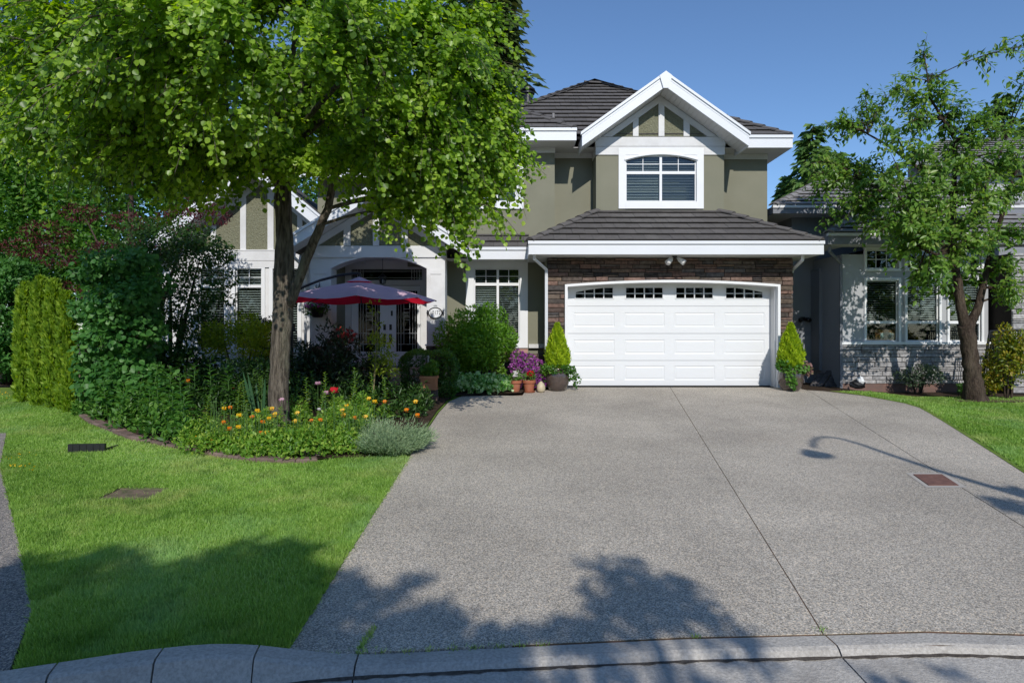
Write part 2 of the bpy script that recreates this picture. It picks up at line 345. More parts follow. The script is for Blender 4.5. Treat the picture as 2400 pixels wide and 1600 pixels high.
def curve(a, b, n=6, sag=0.0, lift=0.0):
    a, b = Vector(a), Vector(b); mid = a.lerp(b, .5) + Vector((0, 0, lift)); out = []
    for i in range(n + 1):
        t = i / n; p = a * (1 - t) ** 2 + mid * 2 * t * (1 - t) + b * t * t; p.z -= sag * t * t; out.append(p)
    return out
def tree(name, label, cat, base, limbs, anchors, lf, bark='bark', group=None, crown_name='crown', single=0):
    """limbs: list of (points, radii), the first the trunk; anchors: bough ends; lf: leaf settings"""
    t = thing(name, label, cat, base, 0, group)
    for i, (pts, rad) in enumerate(limbs):
        b = MB(); b.smooth = True
        P = [Vector(p) for p in pts]; pp = []; rr = []
        for j in range(len(P) - 1):                    # finer, slightly crooked
            for q in range(4):
                f = q / 4; x = P[j].lerp(P[j + 1], f); amp = 0.10 * rad[j]
                pp.append(x + Vector((rnd.uniform(-amp, amp), rnd.uniform(-amp, amp), 0))); rr.append(rad[j] * (1 - f) + rad[j + 1] * f)
        pp.append(P[-1]); rr.append(rad[-1])
        b.tube(pp, rr, 14 if i == 0 else 9); b.build('trunk' if i == 0 else 'limb', M[bark], t)
    nodes = [(Vector(p).lerp(Vector(q), f), ra) for pts, rad in limbs[lf.get('from', 1):] for (p, q, ra) in zip(pts, pts[1:], rad) for f in (0, .5)]
    tw = MB(); P = []; D = []; Nn = []; Sz = []; Ti = []
    ctr = Vector(lf['ctr'])
    for A in anchors:
        A = Vector(A); nb = min(nodes, key=lambda q: (q[0] - A).length + max(0, q[0].z - A.z) * 0.8)
        L = (A - nb[0]).length; bough = curve(nb[0], A, 6, 0.0, 0.12 * L)
        tw.tube(bough, [max(.008, min(nb[1] * .6, .028) * (1 - .8 * i / 6)) for i in range(7)], 5, False)
        bt = rnd.random(); od = (A - nb[0]).normalized()
        for j in range(lf['twigs']):
            f = 0.35 + 0.65 * (j + rnd.random()) / lf['twigs']; k = min(5, int(f * 6)); s0 = bough[k].lerp(bough[k + 1], f * 6 - k)
            d = (od * .9 + Vector(rdir(1)[0]) * .8 + Vector((0, 0, -.1))).normalized(); ln = lf['tlen'] * (.6 + .8 * rnd.random())
            tp = curve(s0, s0 + d * ln, 4, lf['droop'] * ln)
            tw.tube(tp, [.006, .005, .004, .003, .002], 3, False)
            n = max(3, int(lf['per'] * (.7 + .6 * rnd.random())))
            for q in range(n):
                u = (q + .5) / n; k = min(3, int(u * 4)); x = tp[k].lerp(tp[k + 1], u * 4 - k)
                P.append(x); D.append(d); Ti.append(bt)
    P = np.array([tuple(p) for p in P]); D = np.array([tuple(d) for d in D]); n = len(P)
    side = rdir(n); P = P + side * lf.get('spread', .05)
    out = unit(P - np.array(ctr))
    Dd = unit(D * .35 + side * .7 + np.array([0, 0, -lf.get('hang', .6)]))
    N2 = unit(out * .5 + SUNV * lf.get('sunny', .5) + rdir(n) * .65 + np.array([0, 0, .25]))
    s = lf['size'] * (.65 + .7 * rng.random(n)); tint = np.clip(.55 * rng.random(n) ** 1.3 + .45 * np.array(Ti), 0, 1)
    m = M[lf['mat']]
    if single:                                         # the leaves nearest the street, one object each
        order = np.argsort((P[:, 1]) + rng.random(n) * lf.get('jit', 1.0)); vis = order[:single]; keep = np.ones(n, bool); keep[vis] = False
        protos = []
        for q in range(4):
            me = leaf_mesh('leaf', np.zeros((1, 3)), np.array([[1., 0, 0]]), np.array([[0, 0, 1.]]), [1.0], lf['tmpl'], [0.25 + q * .22]); me.materials.append(m); protos.append(me)
        for i in vis:
            x = Vector(Dd[i]); z = Vector(N2[i]); z = (z - x * z.dot(x)).normalized(); y = z.cross(x)
            mw = Matrix((( *x, 0), (*y, 0), (*z, 0), (0, 0, 0, 1))).transposed(); mw = Matrix.Translation(Vector(P[i])) @ mw @ Matrix.Scale(s[i], 4)
            inst('leaf', protos[int(tint[i] * 3.99)], t, mw)
        P, Dd, N2, s, tint = P[keep], Dd[keep], N2[keep], s[keep], tint[keep]
    o = leaves(crown_name, t, P, Dd, N2, s, lf['tmpl'], m, tint)
    if single: o['kind'] = 'stuff'
    tw.build('branches', M[bark], t)['kind'] = 'stuff'
    return t
def blob_tree(name, label, cat, base, h, r, n, size, m, lumps=26, tmpl=T_OVAL, group=None, trunk_r=.22, zc=.58, rz=.44):
    t = thing(name, label, cat, base, 0, group); bx, by, bz = base
    c = (bx, by, bz + h * zc); L = lumpy(c, (r, r, h * rz), lumps, .36)
    shrub_leaves('crown', t, L, n, size, tmpl, M[m], up=0, droop=.15)
    b = MB(); b.smooth = True; b.tube([base, (bx + .1, by, bz + h * .35), (bx, by + .1, bz + h * .8)], [trunk_r * 1.2, trunk_r, trunk_r * .3], 10); b.build('trunk', M['barkd'], t)
    return t
def conifer(name, label, base, h, r, n, m, cat='conifer', group=None, lean=0.12, size=.34, bottom=.06):
    t = thing(name, label, cat, base, 0, group); B = np.array(base); nb = max(40, n // 38)
    b = MB(); b.smooth = True; b.tube([base, (base[0], base[1], base[2] + h * .96)], [h * .018, .02], 8); b.build('trunk', M['barkd'], t)
    br = MB(); P = []; D = []; Ti = []
    for i in range(nb):
        f = bottom + (1 - bottom) * ((i + rnd.random()) / nb) ** 1.05; a = i * 2.399 + rnd.uniform(-.5, .5); L = r * (1 - f) ** .8 * (.72 + .5 * rnd.random()) + .15
        s = Vector((base[0], base[1], base[2] + f * h)); e = s + Vector((math.cos(a) * L, math.sin(a) * L, -L * (.18 + lean * rnd.random()) + .1))
        pts = curve(s, e, 4, 0, L * .12); br.tube(pts, [.03, .024, .018, .012, .006], 4, False); k = max(8, int(n / nb * (.5 + L / r)))
        bt = rnd.random()
        for q in range(k):
            u = .12 + .9 * ((q + rnd.random()) / k); u = min(u, .999); j = int(u * 4); x = pts[j].lerp(pts[j + 1], u * 4 - j); w = L * .30 * (1.05 - u * .75)
            sd = Vector((-math.sin(a), math.cos(a), 0)) * rnd.uniform(-1, 1)
            P.append(x + sd * w + Vector((0, 0, rnd.uniform(-.34, .10) * min(L, 1.5)))); D.append(Vector((math.cos(a), math.sin(a), -.55)) + sd * .8); Ti.append(bt)
    P = np.array([tuple(p) for p in P]); D = np.array([tuple(d) for d in D]); k = len(P)
    s = size * (.6 + .7 * rng.random(k))
    leaves('crown', t, P, unit(D + rdir(k) * .35), unit(rdir(k) * .6 + np.array([0, -.3, .8])), s, T_FERN, M[m], np.clip(.5 * rng.random(k) + .5 * np.array(Ti), 0, 1))
    br.build('branches', M['barkd'], t)['kind'] = 'stuff'
    return t

M['lf_big'] = leafmat('katsura_leaf', [(.042, .10, .012), (.14, .265, .022), (.29, .45, .048), (.47, .62, .11)], .5, rough=.38, spec=.5)
M['lf_cherry'] = leafmat('cherry_leaf', [(.032, .085, .012), (.072, .165, .022), (.13, .25, .034), (.21, .34, .06), (.28, .32, .09)], .42, rough=.35)
M['lf_dark'] = leafmat('dark_leaf', [(.011, .034, .007), (.022, .062, .011), (.040, .10, .017), (.07, .14, .026)], .3, rough=.4)
M['lf_mid'] = leafmat('mid_leaf', [(.025, .080, .012), (.050, .145, .020), (.085, .21, .030), (.14, .27, .045)], .35)
M['lf_lilac'] = leafmat('lilac_leaf', [(.026, .095, .018), (.055, .17, .033), (.095, .24, .052), (.15, .31, .08)], .38)
M['lf_red'] = leafmat('maple_red_leaf', [(.03, .009, .012), (.085, .016, .022), (.14, .03, .034), (.07, .035, .018)], .4)
M['lf_cedar'] = leafmat('cedar_scale', [(.055, .12, .010), (.13, .24, .018), (.22, .35, .028), (.33, .44, .05)], .38, rough=.6)
M['lf_gold'] = leafmat('golden_cypress', [(.12, .21, .006), (.23, .36, .010), (.34, .47, .018), (.46, .56, .03)], .35, rough=.6)
M['lf_conif'] = leafmat('fir_needle', [(.03, .075, .018), (.065, .145, .032), (.115, .21, .045), (.18, .27, .065)], .3, rough=.6)
M['lf_conif2'] = leafmat('hemlock_needle', [(.03, .055, .015), (.055, .09, .022), (.09, .13, .032), (.13, .16, .045)], .25, rough=.6)
M['lf_round'] = leafmat('glossy_leaf', [(.05, .13, .012), (.105, .245, .022), (.17, .34, .035), (.26, .43, .06)], .42, rough=.35)
M['lf_box'] = leafmat('boxwood_leaf', [(.020, .060, .010), (.040, .115, .016), (.075, .18, .022), (.14, .26, .03)], .3, rough=.35)
M['lf_spirea'] = leafmat('spirea_leaf', [(.07, .13, .012), (.16, .24, .018), (.29, .37, .030), (.42, .46, .05)], .45)
M['lf_rhodo'] = leafmat('rhododendron_leaf', [(.006, .016, .006), (.012, .030, .010), (.022, .045, .014), (.04, .028, .016)], .15, rough=.35)
M['lf_cover'] = leafmat('poppy_foliage', [(.06, .15, .016), (.12, .26, .028), (.20, .36, .045), (.33, .44, .07)], .4)
M['lf_lily'] = leafmat('lily_leaf', [(.030, .10, .016), (.055, .17, .026), (.09, .24, .038), (.14, .30, .055)], .35, rough=.35)
M['lf_lav'] = leafmat('lavender_leaf', [(.12, .19, .09), (.19, .28, .15), (.28, .38, .21), (.38, .47, .28)], .3, rough=.7)
M['lf_vari'] = leafmat('variegated_leaf', [(.06, .19, .03), (.13, .33, .06), (.42, .60, .26), (.62, .74, .46)], .4)
M['lf_iris'] = leafmat('iris_blade', [(.045, .12, .05), (.08, .17, .08)], .25)
M['lf_grass'] = grassmat('grass_blade')
M['lf_purple'] = leafmat('bougainvillea_flower', [(.16, .03, .17), (.30, .06, .30), (.42, .12, .40), (.5, .26, .44)], .4)
M['lf_photinia'] = leafmat('yellow_orange_leaf', [(.04, .085, .010), (.09, .15, .015), (.22, .24, .02), (.42, .28, .03)], .35)
M['pt_orange'] = leafmat('orange_petal', [(.85, .22, .015), (.95, .36, .02)], .55)
M['pt_yellow'] = leafmat('yellow_petal', [(.92, .55, .02), (.95, .66, .04)], .55)
M['pt_red'] = leafmat('red_petal', [(.45, .01, .015), (.60, .02, .03)], .3)
M['pt_pink'] = leafmat('pink_petal', [(.45, .22, .32), (.6, .35, .45)], .4)
M['pt_white'] = leafmat('pale_petal', [(.6, .55, .6), (.75, .7, .72)], .4)
M['stemg'] = mat('green_stem', (.07, .14, .04), .7, .2)
M['lf_tree'] = leafmat('bright_tree_leaf', [(.03, .095, .012), (.06, .17, .020), (.11, .25, .030), (.18, .32, .045)], .4)
# ------------------------------------------------------------------ setting: ground, driveway, kerb, road
def sheet(name, poly, zo, m, th=0.0, parent=None, sub=None):
    b = MB(); n = len(poly)
    if th: b.xy(poly, lambda x, y: gz(x, y) + zo, th)
    else: b.add([(x, y, gz(x, y) + zo) for x, y in poly], [tuple(range(n))])
    o = b.build(name, M[m], parent); return o
gx = [-400, -150, -60, -30, -15, -10, -8, -6, -4, -2, 0, 2, 4, 6, 6.4, 6.9, 7.4, 7.9, 8.4, 9, 11, 14, 20, 40, 90, 200, 400]
gy_ = [2.6, 3.2, 5, 7, 8.5, 9.5, 10.2, 11, 12, 13, 14.1, 15, 18, 25, 40, 80, 200, 500, 1200]
b = MB(); b.add([(x, y, gz(x, y) - 0.06) for y in gy_ for x in gx], [(j * len(gx) + i, j * len(gx) + i + 1, (j + 1) * len(gx) + i + 1, (j + 1) * len(gx) + i) for j in range(len(gy_) - 1) for i in range(len(gx) - 1)])
props(b.build('ground', M['soil']), kind='structure')

def kx(x):                                             # back edge of the kerb: depth for a given X
    pts = [(-9, .6), (-5, 2.1), (-3.4, 2.8), (-2.6, 3.12), (-2.0, 3.31), (-1.4, 3.43), (-.89, 3.50), (0, 3.58), (1.0, 3.665), (2.5, 3.735), (3.1, 3.70), (5, 3.42), (8, 2.6), (12, .8)]
    for (a, p), (c, q) in zip(pts, pts[1:]):
        if a <= x <= c: return p + (q - p) * (x - a) / (c - a)
def kh(x): return 0.135 * (1 - sst(-1.75, -.75, x))     # the kerb stands up on the left and is let down across the driveway
xs_ = [-1.3, -.9, -.4, 0, .5, 1.0, 1.5, 1.9]
JL = [(-.87, 3.55), (.2, 12.85), (.28, 13.62)]; JM = [(1.87, 3.70), (3.63, 14.2)]; JR = [(4.05, 3.6), (6.42, 13.1), (6.55, 13.75)]
def off(l, d): return [(x + d, y) for x, y in l]
g = .0045
slabs = [
    [(-1.29, 3.46), (-.87 - .0015, 3.51)] + off(JL[1:2], -.0015) + [(.23 - .0015, 12.95), (-1.02, 13.0), (-1.24, 12.2), (-1.30, 11.0), (-1.31, 8.0)],
    [(-.87 + .0015, 3.52), (0, 3.60), (1.0, 3.685), (1.87 - g, 3.72)] + off(JM[1:], -g) + [(1.0, 14.2), (.92, 13.75), (.30, 13.70), (.28 + .0015, 13.5), (.2 + .0015, 12.85)],
    [(1.87 + g, 3.72), (2.5, 3.755), (3.1, 3.72), (4.05 - g, 3.57), (6.42 - g, 13.1), (6.55 - g, 13.75), (6.45, 14.2), (3.63 + g, 14.2)],
    [(4.05 + g, 3.56), (4.72, 3.48), (5.35, 5.5), (5.98, 7.3), (6.60, 8.85), (7.12, 10.2), (7.58, 11.45), (7.62, 12.0), (7.35, 12.95), (6.85, 13.6), (6.55 + g, 13.75), (6.42 + g, 13.1)],
]
for p in slabs:
    b = MB()
    b.xy(p, lambda x, y: -0.05 * (14.1 - y), .1)
    props(b.build('driveway', M['agg']), kind='structure')
b = MB(); b.xy([(-1.27, 3.6), (4.6, 3.6), (7.5, 11.4), (7.3, 12.4), (6.5, 13.3), (.35, 13.2), (-1.2, 12.2)], lambda x, y: -0.05 * (14.1 - y) - .0045, .02)
props(b.build('driveway_bed', mat('joint_grit', (.17, .10, .065), .95, .1, (.08, .07, .04), 9)), kind='structure')
# neighbour's drive on the far left
LE = [GP(0, 1096), GP(40, 1257), GP(76, 1436), GP(82, 1562)]
props(sheet('path', [(-2.584, 3.128), LE[2], LE[1], LE[0], (-7.6, 9.3), (-9.5, 9.3), (-8, 3.0), (-4.5, 2.3)], 0.02, 'agg2', .1), kind='structure')
# lawns
lawn_poly = [(-2.58, 3.13), (-2.0, 3.31), (-1.4, 3.44), (-1.29, 3.46), (-1.32, 8.0), (-1.32, 11.0), (-1.26, 12.2), (-1.02, 13.0), (-1.0, 14.2), (-16, 14.2), (-16, 12), (-9.5, 9.3), (-7.6, 9.3), LE[0], LE[1], LE[2]]
props(sheet('lawn', lawn_poly, 0.0, 'lawn', .07), kind='structure')
lawn_r = [(4.76, 3.48), (8, 2.62), (16, 3.0), (16, 13.4), (8.0, 13.45), (7.0, 13.62), (7.40, 12.96), (7.66, 12.0), (7.62, 11.45), (7.16, 10.2), (6.64, 8.85), (6.02, 7.3), (5.39, 5.5)]
b = MB()
from mathutils.geometry import tessellate_polygon
grid = []
yy = [3.5, 5, 7, 8.85, 9.5, 10.2, 11, 11.5, 12, 12.5, 13, 13.6]
def right_edge(y):
    pts = [(3.48, 4.76), (5.5, 5.39), (7.3, 6.02), (8.85, 6.64), (10.2, 7.16), (11.45, 7.62), (12.0, 7.66), (12.96, 7.40), (13.6, 7.02)]
    for (a, p), (c, q) in zip(pts, pts[1:]):
        if a <= y <= c: return p + (q - p) * (y - a) / (c - a)
    return 7.0
for y in yy:
    e = right_edge(y) - .05
    for k in range(9): grid.append((e + (16 - e) * (k / 8) ** 1.6, y))
b.add([(x, y, gz(x, y) + .005) for x, y in grid], [(j * 9 + i, j * 9 + i + 1, j * 9 + i + 10, j * 9 + i + 9) for j in range(len(yy) - 1) for i in range(8)])
props(b.build('lawn', M['lawn']), kind='structure')
# kerb: cast lengths with open joints, each a block of its own
kerb = MB(); joints = [-6.5, -4.4, -3.2, -2.25, -1.93, -1.43, -.89, 1.86, 4.6, 7.5]
joints = [-6.5, -4.6, -3.3, -2.35, -1.88, -1.40, -.87, 1.88, 4.6, 7.5]
kroot = None
for a, c in zip(joints, joints[1:]):
    b = MB(); n = max(2, int((c - a) / .12)); rows = []
    for i in range(n + 1):
        x = a + .005 + (c - a - .01) * i / n; y = kx(x); d = .02; t = Vector((2 * d, kx(x + d) - kx(x - d), 0)).normalized(); o = Vector((t.y, -t.x, 0)) if t.x > 0 else Vector((-t.y, t.x, 0))
        top = gz(x, y) + kh(x) - .004; gut = gz(0, 3.45) - .035; p = Vector((x, y, 0))
        prof = [(-.0, top - .25), (-.0, top), (.115, top), (.14, top - .012), (.165 + kh(x) * .3, gut + .004), (.19 + kh(x) * .3, gut), (.43, gut - .02), (.43, gut - .2)]
        rows.append([(p + o * q[0]) + Vector((0, 0, q[1])) for q in prof])
    k = 8; vs = [v for r in rows for v in r]
    fs = [(i * k + j, (i + 1) * k + j, (i + 1) * k + j + 1, i * k + j + 1) for i in range(n) for j in range(k - 1)] + [tuple(range(k)), tuple(n * k + j for j in range(k - 1, -1, -1))]
    b.add(vs, fs); o_ = b.build('kerb' if kroot is None else 'kerb_block', M['conc'], kroot)
    if kroot is None: kroot = props(o_, kind='structure')
b = MB(); xk = np.arange(-2.6, 7.4, .05); L_ = []
for x in xk:
    d = .02; t = Vector((2 * d, kx(x + d) - kx(x - d), 0)).normalized(); o = Vector((t.y, -t.x, 0)); p = Vector((x, kx(x), 0)); gu = gz(0, 3.45) - .035; h = kh(x) * .3
    L_.append([(p + o * (.168 + h - rnd.uniform(0, .006))) + Vector((0, 0, gu + .008)), (p + o * (.178 + h + rnd.uniform(0, .02))) + Vector((0, 0, gu + .0045))])
b.add([v for r_ in L_ for v in r_], [(2 * i, 2 * i + 1, 2 * i + 3, 2 * i + 2) for i in range(len(L_) - 1)]); o_ = b.build('gutter_grit', mat('gutter_grit', (.06, .05, .042), .95, .1, (.11, .095, .08), 30, bump=.8)); props(o_, kind='stuff')
props(MB().add([(-60, -60, -.62), (60, -60, -.62), (60, 3.3, -.60), (-60, 3.3, -.60)], [(0, 1, 2, 3)]).build('road', M['road']), kind='structure')

# ------------------------------------------------------------------ pieces shared by the two houses
def clip_poly(poly, a, bb, c):                          # keep a*u + b*v <= c
    out = []
    for i in range(len(poly)):
        p, q = poly[i], poly[(i + 1) % len(poly)]; dp = a * p[0] + bb * p[1] - c; dq = a * q[0] + bb * q[1] - c
        if dp <= 0: out.append(p)
        if (dp < 0 < dq) or (dq < 0 < dp):
            t = dp / (dp - dq); out.append((p[0] + (q[0] - p[0]) * t, p[1] + (q[1] - p[1]) * t))
    return out
TILE_MESH = {}
def tiles(parent, name, O, U, V, poly, m, w=.30, h=.36, limit=9999, ridge=None):
    """a roof surface of single tiles: plane through O with unit axes U (along the eave) and V (up the slope), convex outline poly in (u,v)"""
    U = Vector(U).normalized(); V = Vector(V).normalized(); Nn = U.cross(V); O = Vector(O)
    frame = Matrix(((*U, 0), (*V, 0), (*Nn, 0), (0, 0, 0, 1))).transposed(); frame.translation = O
    edges = []; n = len(poly)
    for i in range(n):
        (x0, y0), (x1, y1) = poly[i], poly[(i + 1) % n]; a, bb = y1 - y0, -(x1 - x0); edges.append((a, bb, a * x0 + bb * y0))
    b = MB(); b.prism([O + U * u + V * v - Nn * .055 for u, v in poly], -Nn * .05)
    roof = b.build(name, M['under'], parent)
    us = [p[0] for p in poly]; vs = [p[1] for p in poly]; rest = MB(); cnt = 0; r = 0; v = min(vs)
    while v < max(vs) - .03:
        u = min(us) - (w * .5 if r % 2 else 0) - .02
        while u < max(us):
            g = .0025; q = [(u + g, v), (u + w - g, v), (u + w - g, v + h + .02), (u + g, v + h + .02)]; full = True; k = q
            for e in edges:
                k2 = clip_poly(k, *e)
                if k2 != k: full = False
                k = k2
                if len(k) < 3: break
            if len(k) >= 3:
                ar = abs(sum(k[i][0] * k[(i + 1) % len(k)][1] - k[(i + 1) % len(k)][0] * k[i][1] for i in range(len(k)))) / 2
                if ar > .006:
                    dz = rnd.uniform(-.003, .003)
                    def hh(p): return .044 * (1 - (p[1] - v) / h) + dz
                    if full and cnt < limit:
                        key = (m, w, h)
                        if key not in TILE_MESH:
                            t = MB(); z = [(g, 0, .044), (w - g, 0, .044), (w - g, h + .02, -.003), (g, h + .02, -.003)]
                            t.prism(z, (0, 0, -.016)); t.f = [tuple(reversed(f)) for f in t.f]; TILE_MESH[key] = t.mesh('roof_tile', M[m])
                        inst('roof_tile', TILE_MESH[key], roof, frame @ Matrix.Translation((u, v, dz)))
                        cnt += 1
                    else:
                        tgt = MB() if cnt < limit else rest
                        tgt.prism([O + U * p[0] + V * p[1] + Nn * hh(p) for p in k], -Nn * .016)
                        if cnt < limit: tgt.build('roof_tile', M[m], roof); cnt += 1
            u += w
        v += h; r += 1
    if rest.v: rest.build('far_tiles', M[m], roof)['kind'] = 'stuff'
    return roof
def caps(roof, a, c, m, L=.36, r=.085):                  # overlapping ridge tiles along a hip from a (low) to c (high)
    a, c = Vector(a), Vector(c); d = (c - a).normalized(); n = max(1, int((c - a).length / L)); L = (c - a).length / n
    side = d.cross(Vector((0, 0, 1))).normalized(); up = side.cross(d)
    for i in range(n):
        b = MB(); p = a + d * L * i - d * .03; q = a + d * L * (i + 1) + d * .02; A = []; 
        for x, k, lift in ((p, 1.12, .035), (q, .95, .008)):
            for t in (-1, -.55, 0, .55, 1): A.append(x + side * t * r * 1.35 * k + up * (lift + r * .62 * (1 - t * t) * k - .03))
        for x, k, lift in ((p, 1.12, .012), (q, .95, -.015)):
            for t in (-1, -.55, 0, .55, 1): A.append(x + side * t * r * 1.3 * k + up * (lift + r * .62 * (1 - t * t) * k - .035))
        fs = [(j, j + 1, j + 6, j + 5) for j in range(4)] + [(10 + j + 5, 10 + j + 6, 10 + j + 1, 10 + j) for j in range(4)] + [(j + 1, j, 10 + j, 11 + j) for j in range(4)] + [(0, 5, 15, 10), (9, 4, 14, 19)]
        b.add(A, fs); b.build('hip_tile', M[m], roof)
def window(parent, x0, x1, z0, z1, y, trim=.10, cols=(0, 1), rail=None, mun_c=(), mun_r=0, slats='all', tmat='white', sill=True, screen=(), slat_z0=None, slat_gap=.062, depth=.10, name='window', low_screen=False):
    """a window set in an opening: casing, sash bars, panes, blind slats and the dark room behind"""
    b = MB(); p = .035; e = trim
    b.box(x0 - e, x0, y - p, y + .02, z0 - (e if sill else 0), z1 + e); b.box(x1, x1 + e, y - p, y + .02, z0 - (e if sill else 0), z1 + e)
    b.box(x0, x1, y - p + .001, y + .02, z1, z1 + e)
    if sill: b.box(x0, x1, y - p - .012, y + .02, z0 - e, z0)
    w = b.build(name, M[tmat], parent)
    f = .03; yb = y + .05
    b = MB(); b.box(x0, x0 + f, y + .021, yb, z0, z1); b.box(x1 - f, x1, y + .021, yb, z0, z1); b.box(x0 + f, x1 - f, y + .022, yb, z1 - f, z1); b.box(x0 + f, x1 - f, y + .022, yb, z0, z0 + f)
    xs = [x0 + (x1 - x0) * c for c in cols]
    for c in xs[1:-1]: b.box(c - .03, c + .03, y + .015, yb - .002, z0 + f, z1 - f)
    if rail is not None:
        for a, c in zip(xs, xs[1:]): b.box(a + .03, c - .03, y + .012, yb - .004, rail - .035, rail + .035)
    b.build('sash', M['white'], w)
    tops = [(z0, z1)] if rail is None else [(z0 + f, rail - .035), (rail + .035, z1 - f)]
    for a, c in zip(xs, xs[1:]):
        for k, (zz0, zz1) in enumerate(tops):
            MB().box(a + .025, c - .025, y + .040, y + .045, zz0, zz1).build('pane', M['glass'], w)
            if (k == 1 or rail is None) and (mun_c or mun_r):
                q = MB()
                for mc in mun_c: xx = a + (c - a) * mc; q.box(xx - .008, xx + .008, y + .030, y + .039, zz0, zz1)
                for j in range(mun_r): zz = zz0 + (zz1 - zz0) * (j + 1) / (mun_r + 1); q.box(a + .03, c - .03, y + .028, y + .0385, zz - .008, zz + .008)
                q.build('muntin', M['white'], w)
        if slats:
            z = (slat_z0 if slat_z0 is not None else z0 + .05); ci = xs.index(a)
            first = None; mm = M['screen'] if ci in screen else M['slat']
            key = ('slat', round(c - a, 3), mm.name)
            if key not in TILE_MESH:
                t = MB(); L = c - a - .09; t.prism([(0, -.018, -.006), (0, .018, .012), (0, .018, .016), (0, -.018, -.002)], (L, 0, 0)); TILE_MESH[key] = t.mesh('blind_slat', mm)
            if low_screen:
                key2 = ('slat', round(c - a, 3), 'low')
                if key2 not in TILE_MESH: t = MB(); L = c - a - .09; t.prism([(0, -.018, -.006), (0, .018, .012), (0, .018, .016), (0, -.018, -.002)], (L, 0, 0)); TILE_MESH[key2] = t.mesh('blind_slat', M['lowslat'])
            while z < z1 - .05:
                if rail is None or abs(z - rail) > .05: inst('blind_slat', TILE_MESH[key2 if low_screen and z < rail else key], w, Matrix.Translation((a + .045, y + .085, z)))
                z += slat_gap
    b = MB(); d = y + .75; e = .0
    b.add([(x0, y + depth, z0), (x1, y + depth, z0), (x1, y + depth, z1), (x0, y + depth, z1), (x0, d, z0), (x1, d, z0), (x1, d, z1), (x0, d, z1)], [(4, 5, 6, 7), (0, 1, 5, 4), (1, 2, 6, 5), (2, 3, 7, 6), (3, 0, 4, 7)])
    b.build('room', M['dark'], w)
    return w
def arc_z(x, xc, half, zs, zp):                         # circular-ish arch from spring zs to crown zp
    t = min(1, abs(x - xc) / half); rr = (half * half + (zp - zs) ** 2) / (2 * (zp - zs)); return zp - rr + math.sqrt(max(0, rr * rr - (t * half) ** 2))
def arch_fill(b, x0, x1, zs, zp, ztop, y, th, n=24):    # wall piece above an arched opening
    xc, half = (x0 + x1) / 2, (x1 - x0) / 2
    for i in range(n):
        a, c = x0 + (x1 - x0) * i / n, x0 + (x1 - x0) * (i + 1) / n; za, zc = arc_z(a, xc, half, zs, zp), arc_z(c, xc, half, zs, zp)
        b.add([(a, y, za), (c, y, zc), (c, y, ztop), (a, y, ztop), (a, y + th, za), (c, y + th, zc), (c, y + th, ztop), (a, y + th, ztop)], [(0, 1, 2, 3), (7, 6, 5, 4), (0, 4, 5, 1), (2, 6, 7, 3)])
def arch_band(b, x0, x1, zs, zp, w, y, th, n=28):       # moulding that follows the arch
    xc, half = (x0 + x1) / 2, (x1 - x0) / 2
    for i in range(n):
        a, c = x0 + (x1 - x0) * i / n, x0 + (x1 - x0) * (i + 1) / n; za, zc = arc_z(a, xc, half, zs, zp), arc_z(c, xc, half, zs, zp)
        b.add([(a, y, za), (c, y, zc), (c, y, zc + w), (a, y, za + w), (a, y + th, za), (c, y + th, zc), (c, y + th, zc + w), (a, y + th, za + w)], [(0, 1, 2, 3), (7, 6, 5, 4), (0, 4, 5, 1), (2, 6, 7, 3)])
def ledge(parent, rows, m, y, hmin, hmax, wmin, wmax, z0, z1, spans, floor=None, proud=(.012, .05)):
    """stones laid in courses; spans(z0,z1) gives the x intervals of a course"""
    z = z0; n = 0
    while z < z1 - .03:
        h = min(rnd.uniform(hmin, hmax), z1 - z)
        if z1 - z - h < .04: h = z1 - z
        for a, c in spans(z, z + h):
            x = a
            while x < c - .02:
                w = min(rnd.uniform(wmin, wmax), c - x)
                if c - x - w < wmin * .6: w = c - x
                parts = [(z, z + h)] if h < .085 or rnd.random() > .22 else [(z, z + h * .48), (z + h * .48, z + h)]
                for za, zb in parts:
                    g = .006; d = rnd.uniform(*proud); j = lambda: rnd.uniform(-.006, .006)
                    xa, xb = x + g, x + w - g; za2, zb2 = za + g * .7, zb - g * .7; sn = 5 if floor else 1
                    lo = [(xa + (xb - xa) * i / sn) for i in range(sn + 1)]
                    fl = [max(za2, floor(q)) if floor else za2 for q in lo]
                    if all(zb2 - f < .015 for f in fl): continue
                    fl = [min(f, zb2 - .004) for f in fl]
                    out = [(q, f) for q, f in zip(lo, fl)] + [(xb, zb2 + j() * .5), (xa, zb2 + j() * .5)]
                    cx = sum(p[0] for p in out) / len(out); cz = sum(p[1] for p in out) / len(out); b = MB(); k = len(out)
                    ins = [(p[0] + (cx - p[0]) * min(.3, .012 / max(.02, abs(cx - p[0]))) , p[1] + (cz - p[1]) * min(.5, .012 / max(.015, abs(cz - p[1])))) for p in out]
                    A = [(p[0], y + .002, p[1]) for p in out] + [(p[0], y - d + .012, p[1]) for p in out] + [(p[0], y - d + j(), p[1]) for p in ins]
                    fs = [tuple(2 * k + i for i in range(k))] + [(i + k, (i + 1) % k + k, (i + 1) % k + 2 * k, i + 2 * k) for i in range(k)] + [(i, (i + 1) % k, (i + 1) % k + k, i + k) for i in range(k)]
                    b.add(A, fs); b.build('stone', M[m], parent); n += 1
                x += w
        z += h
    return n
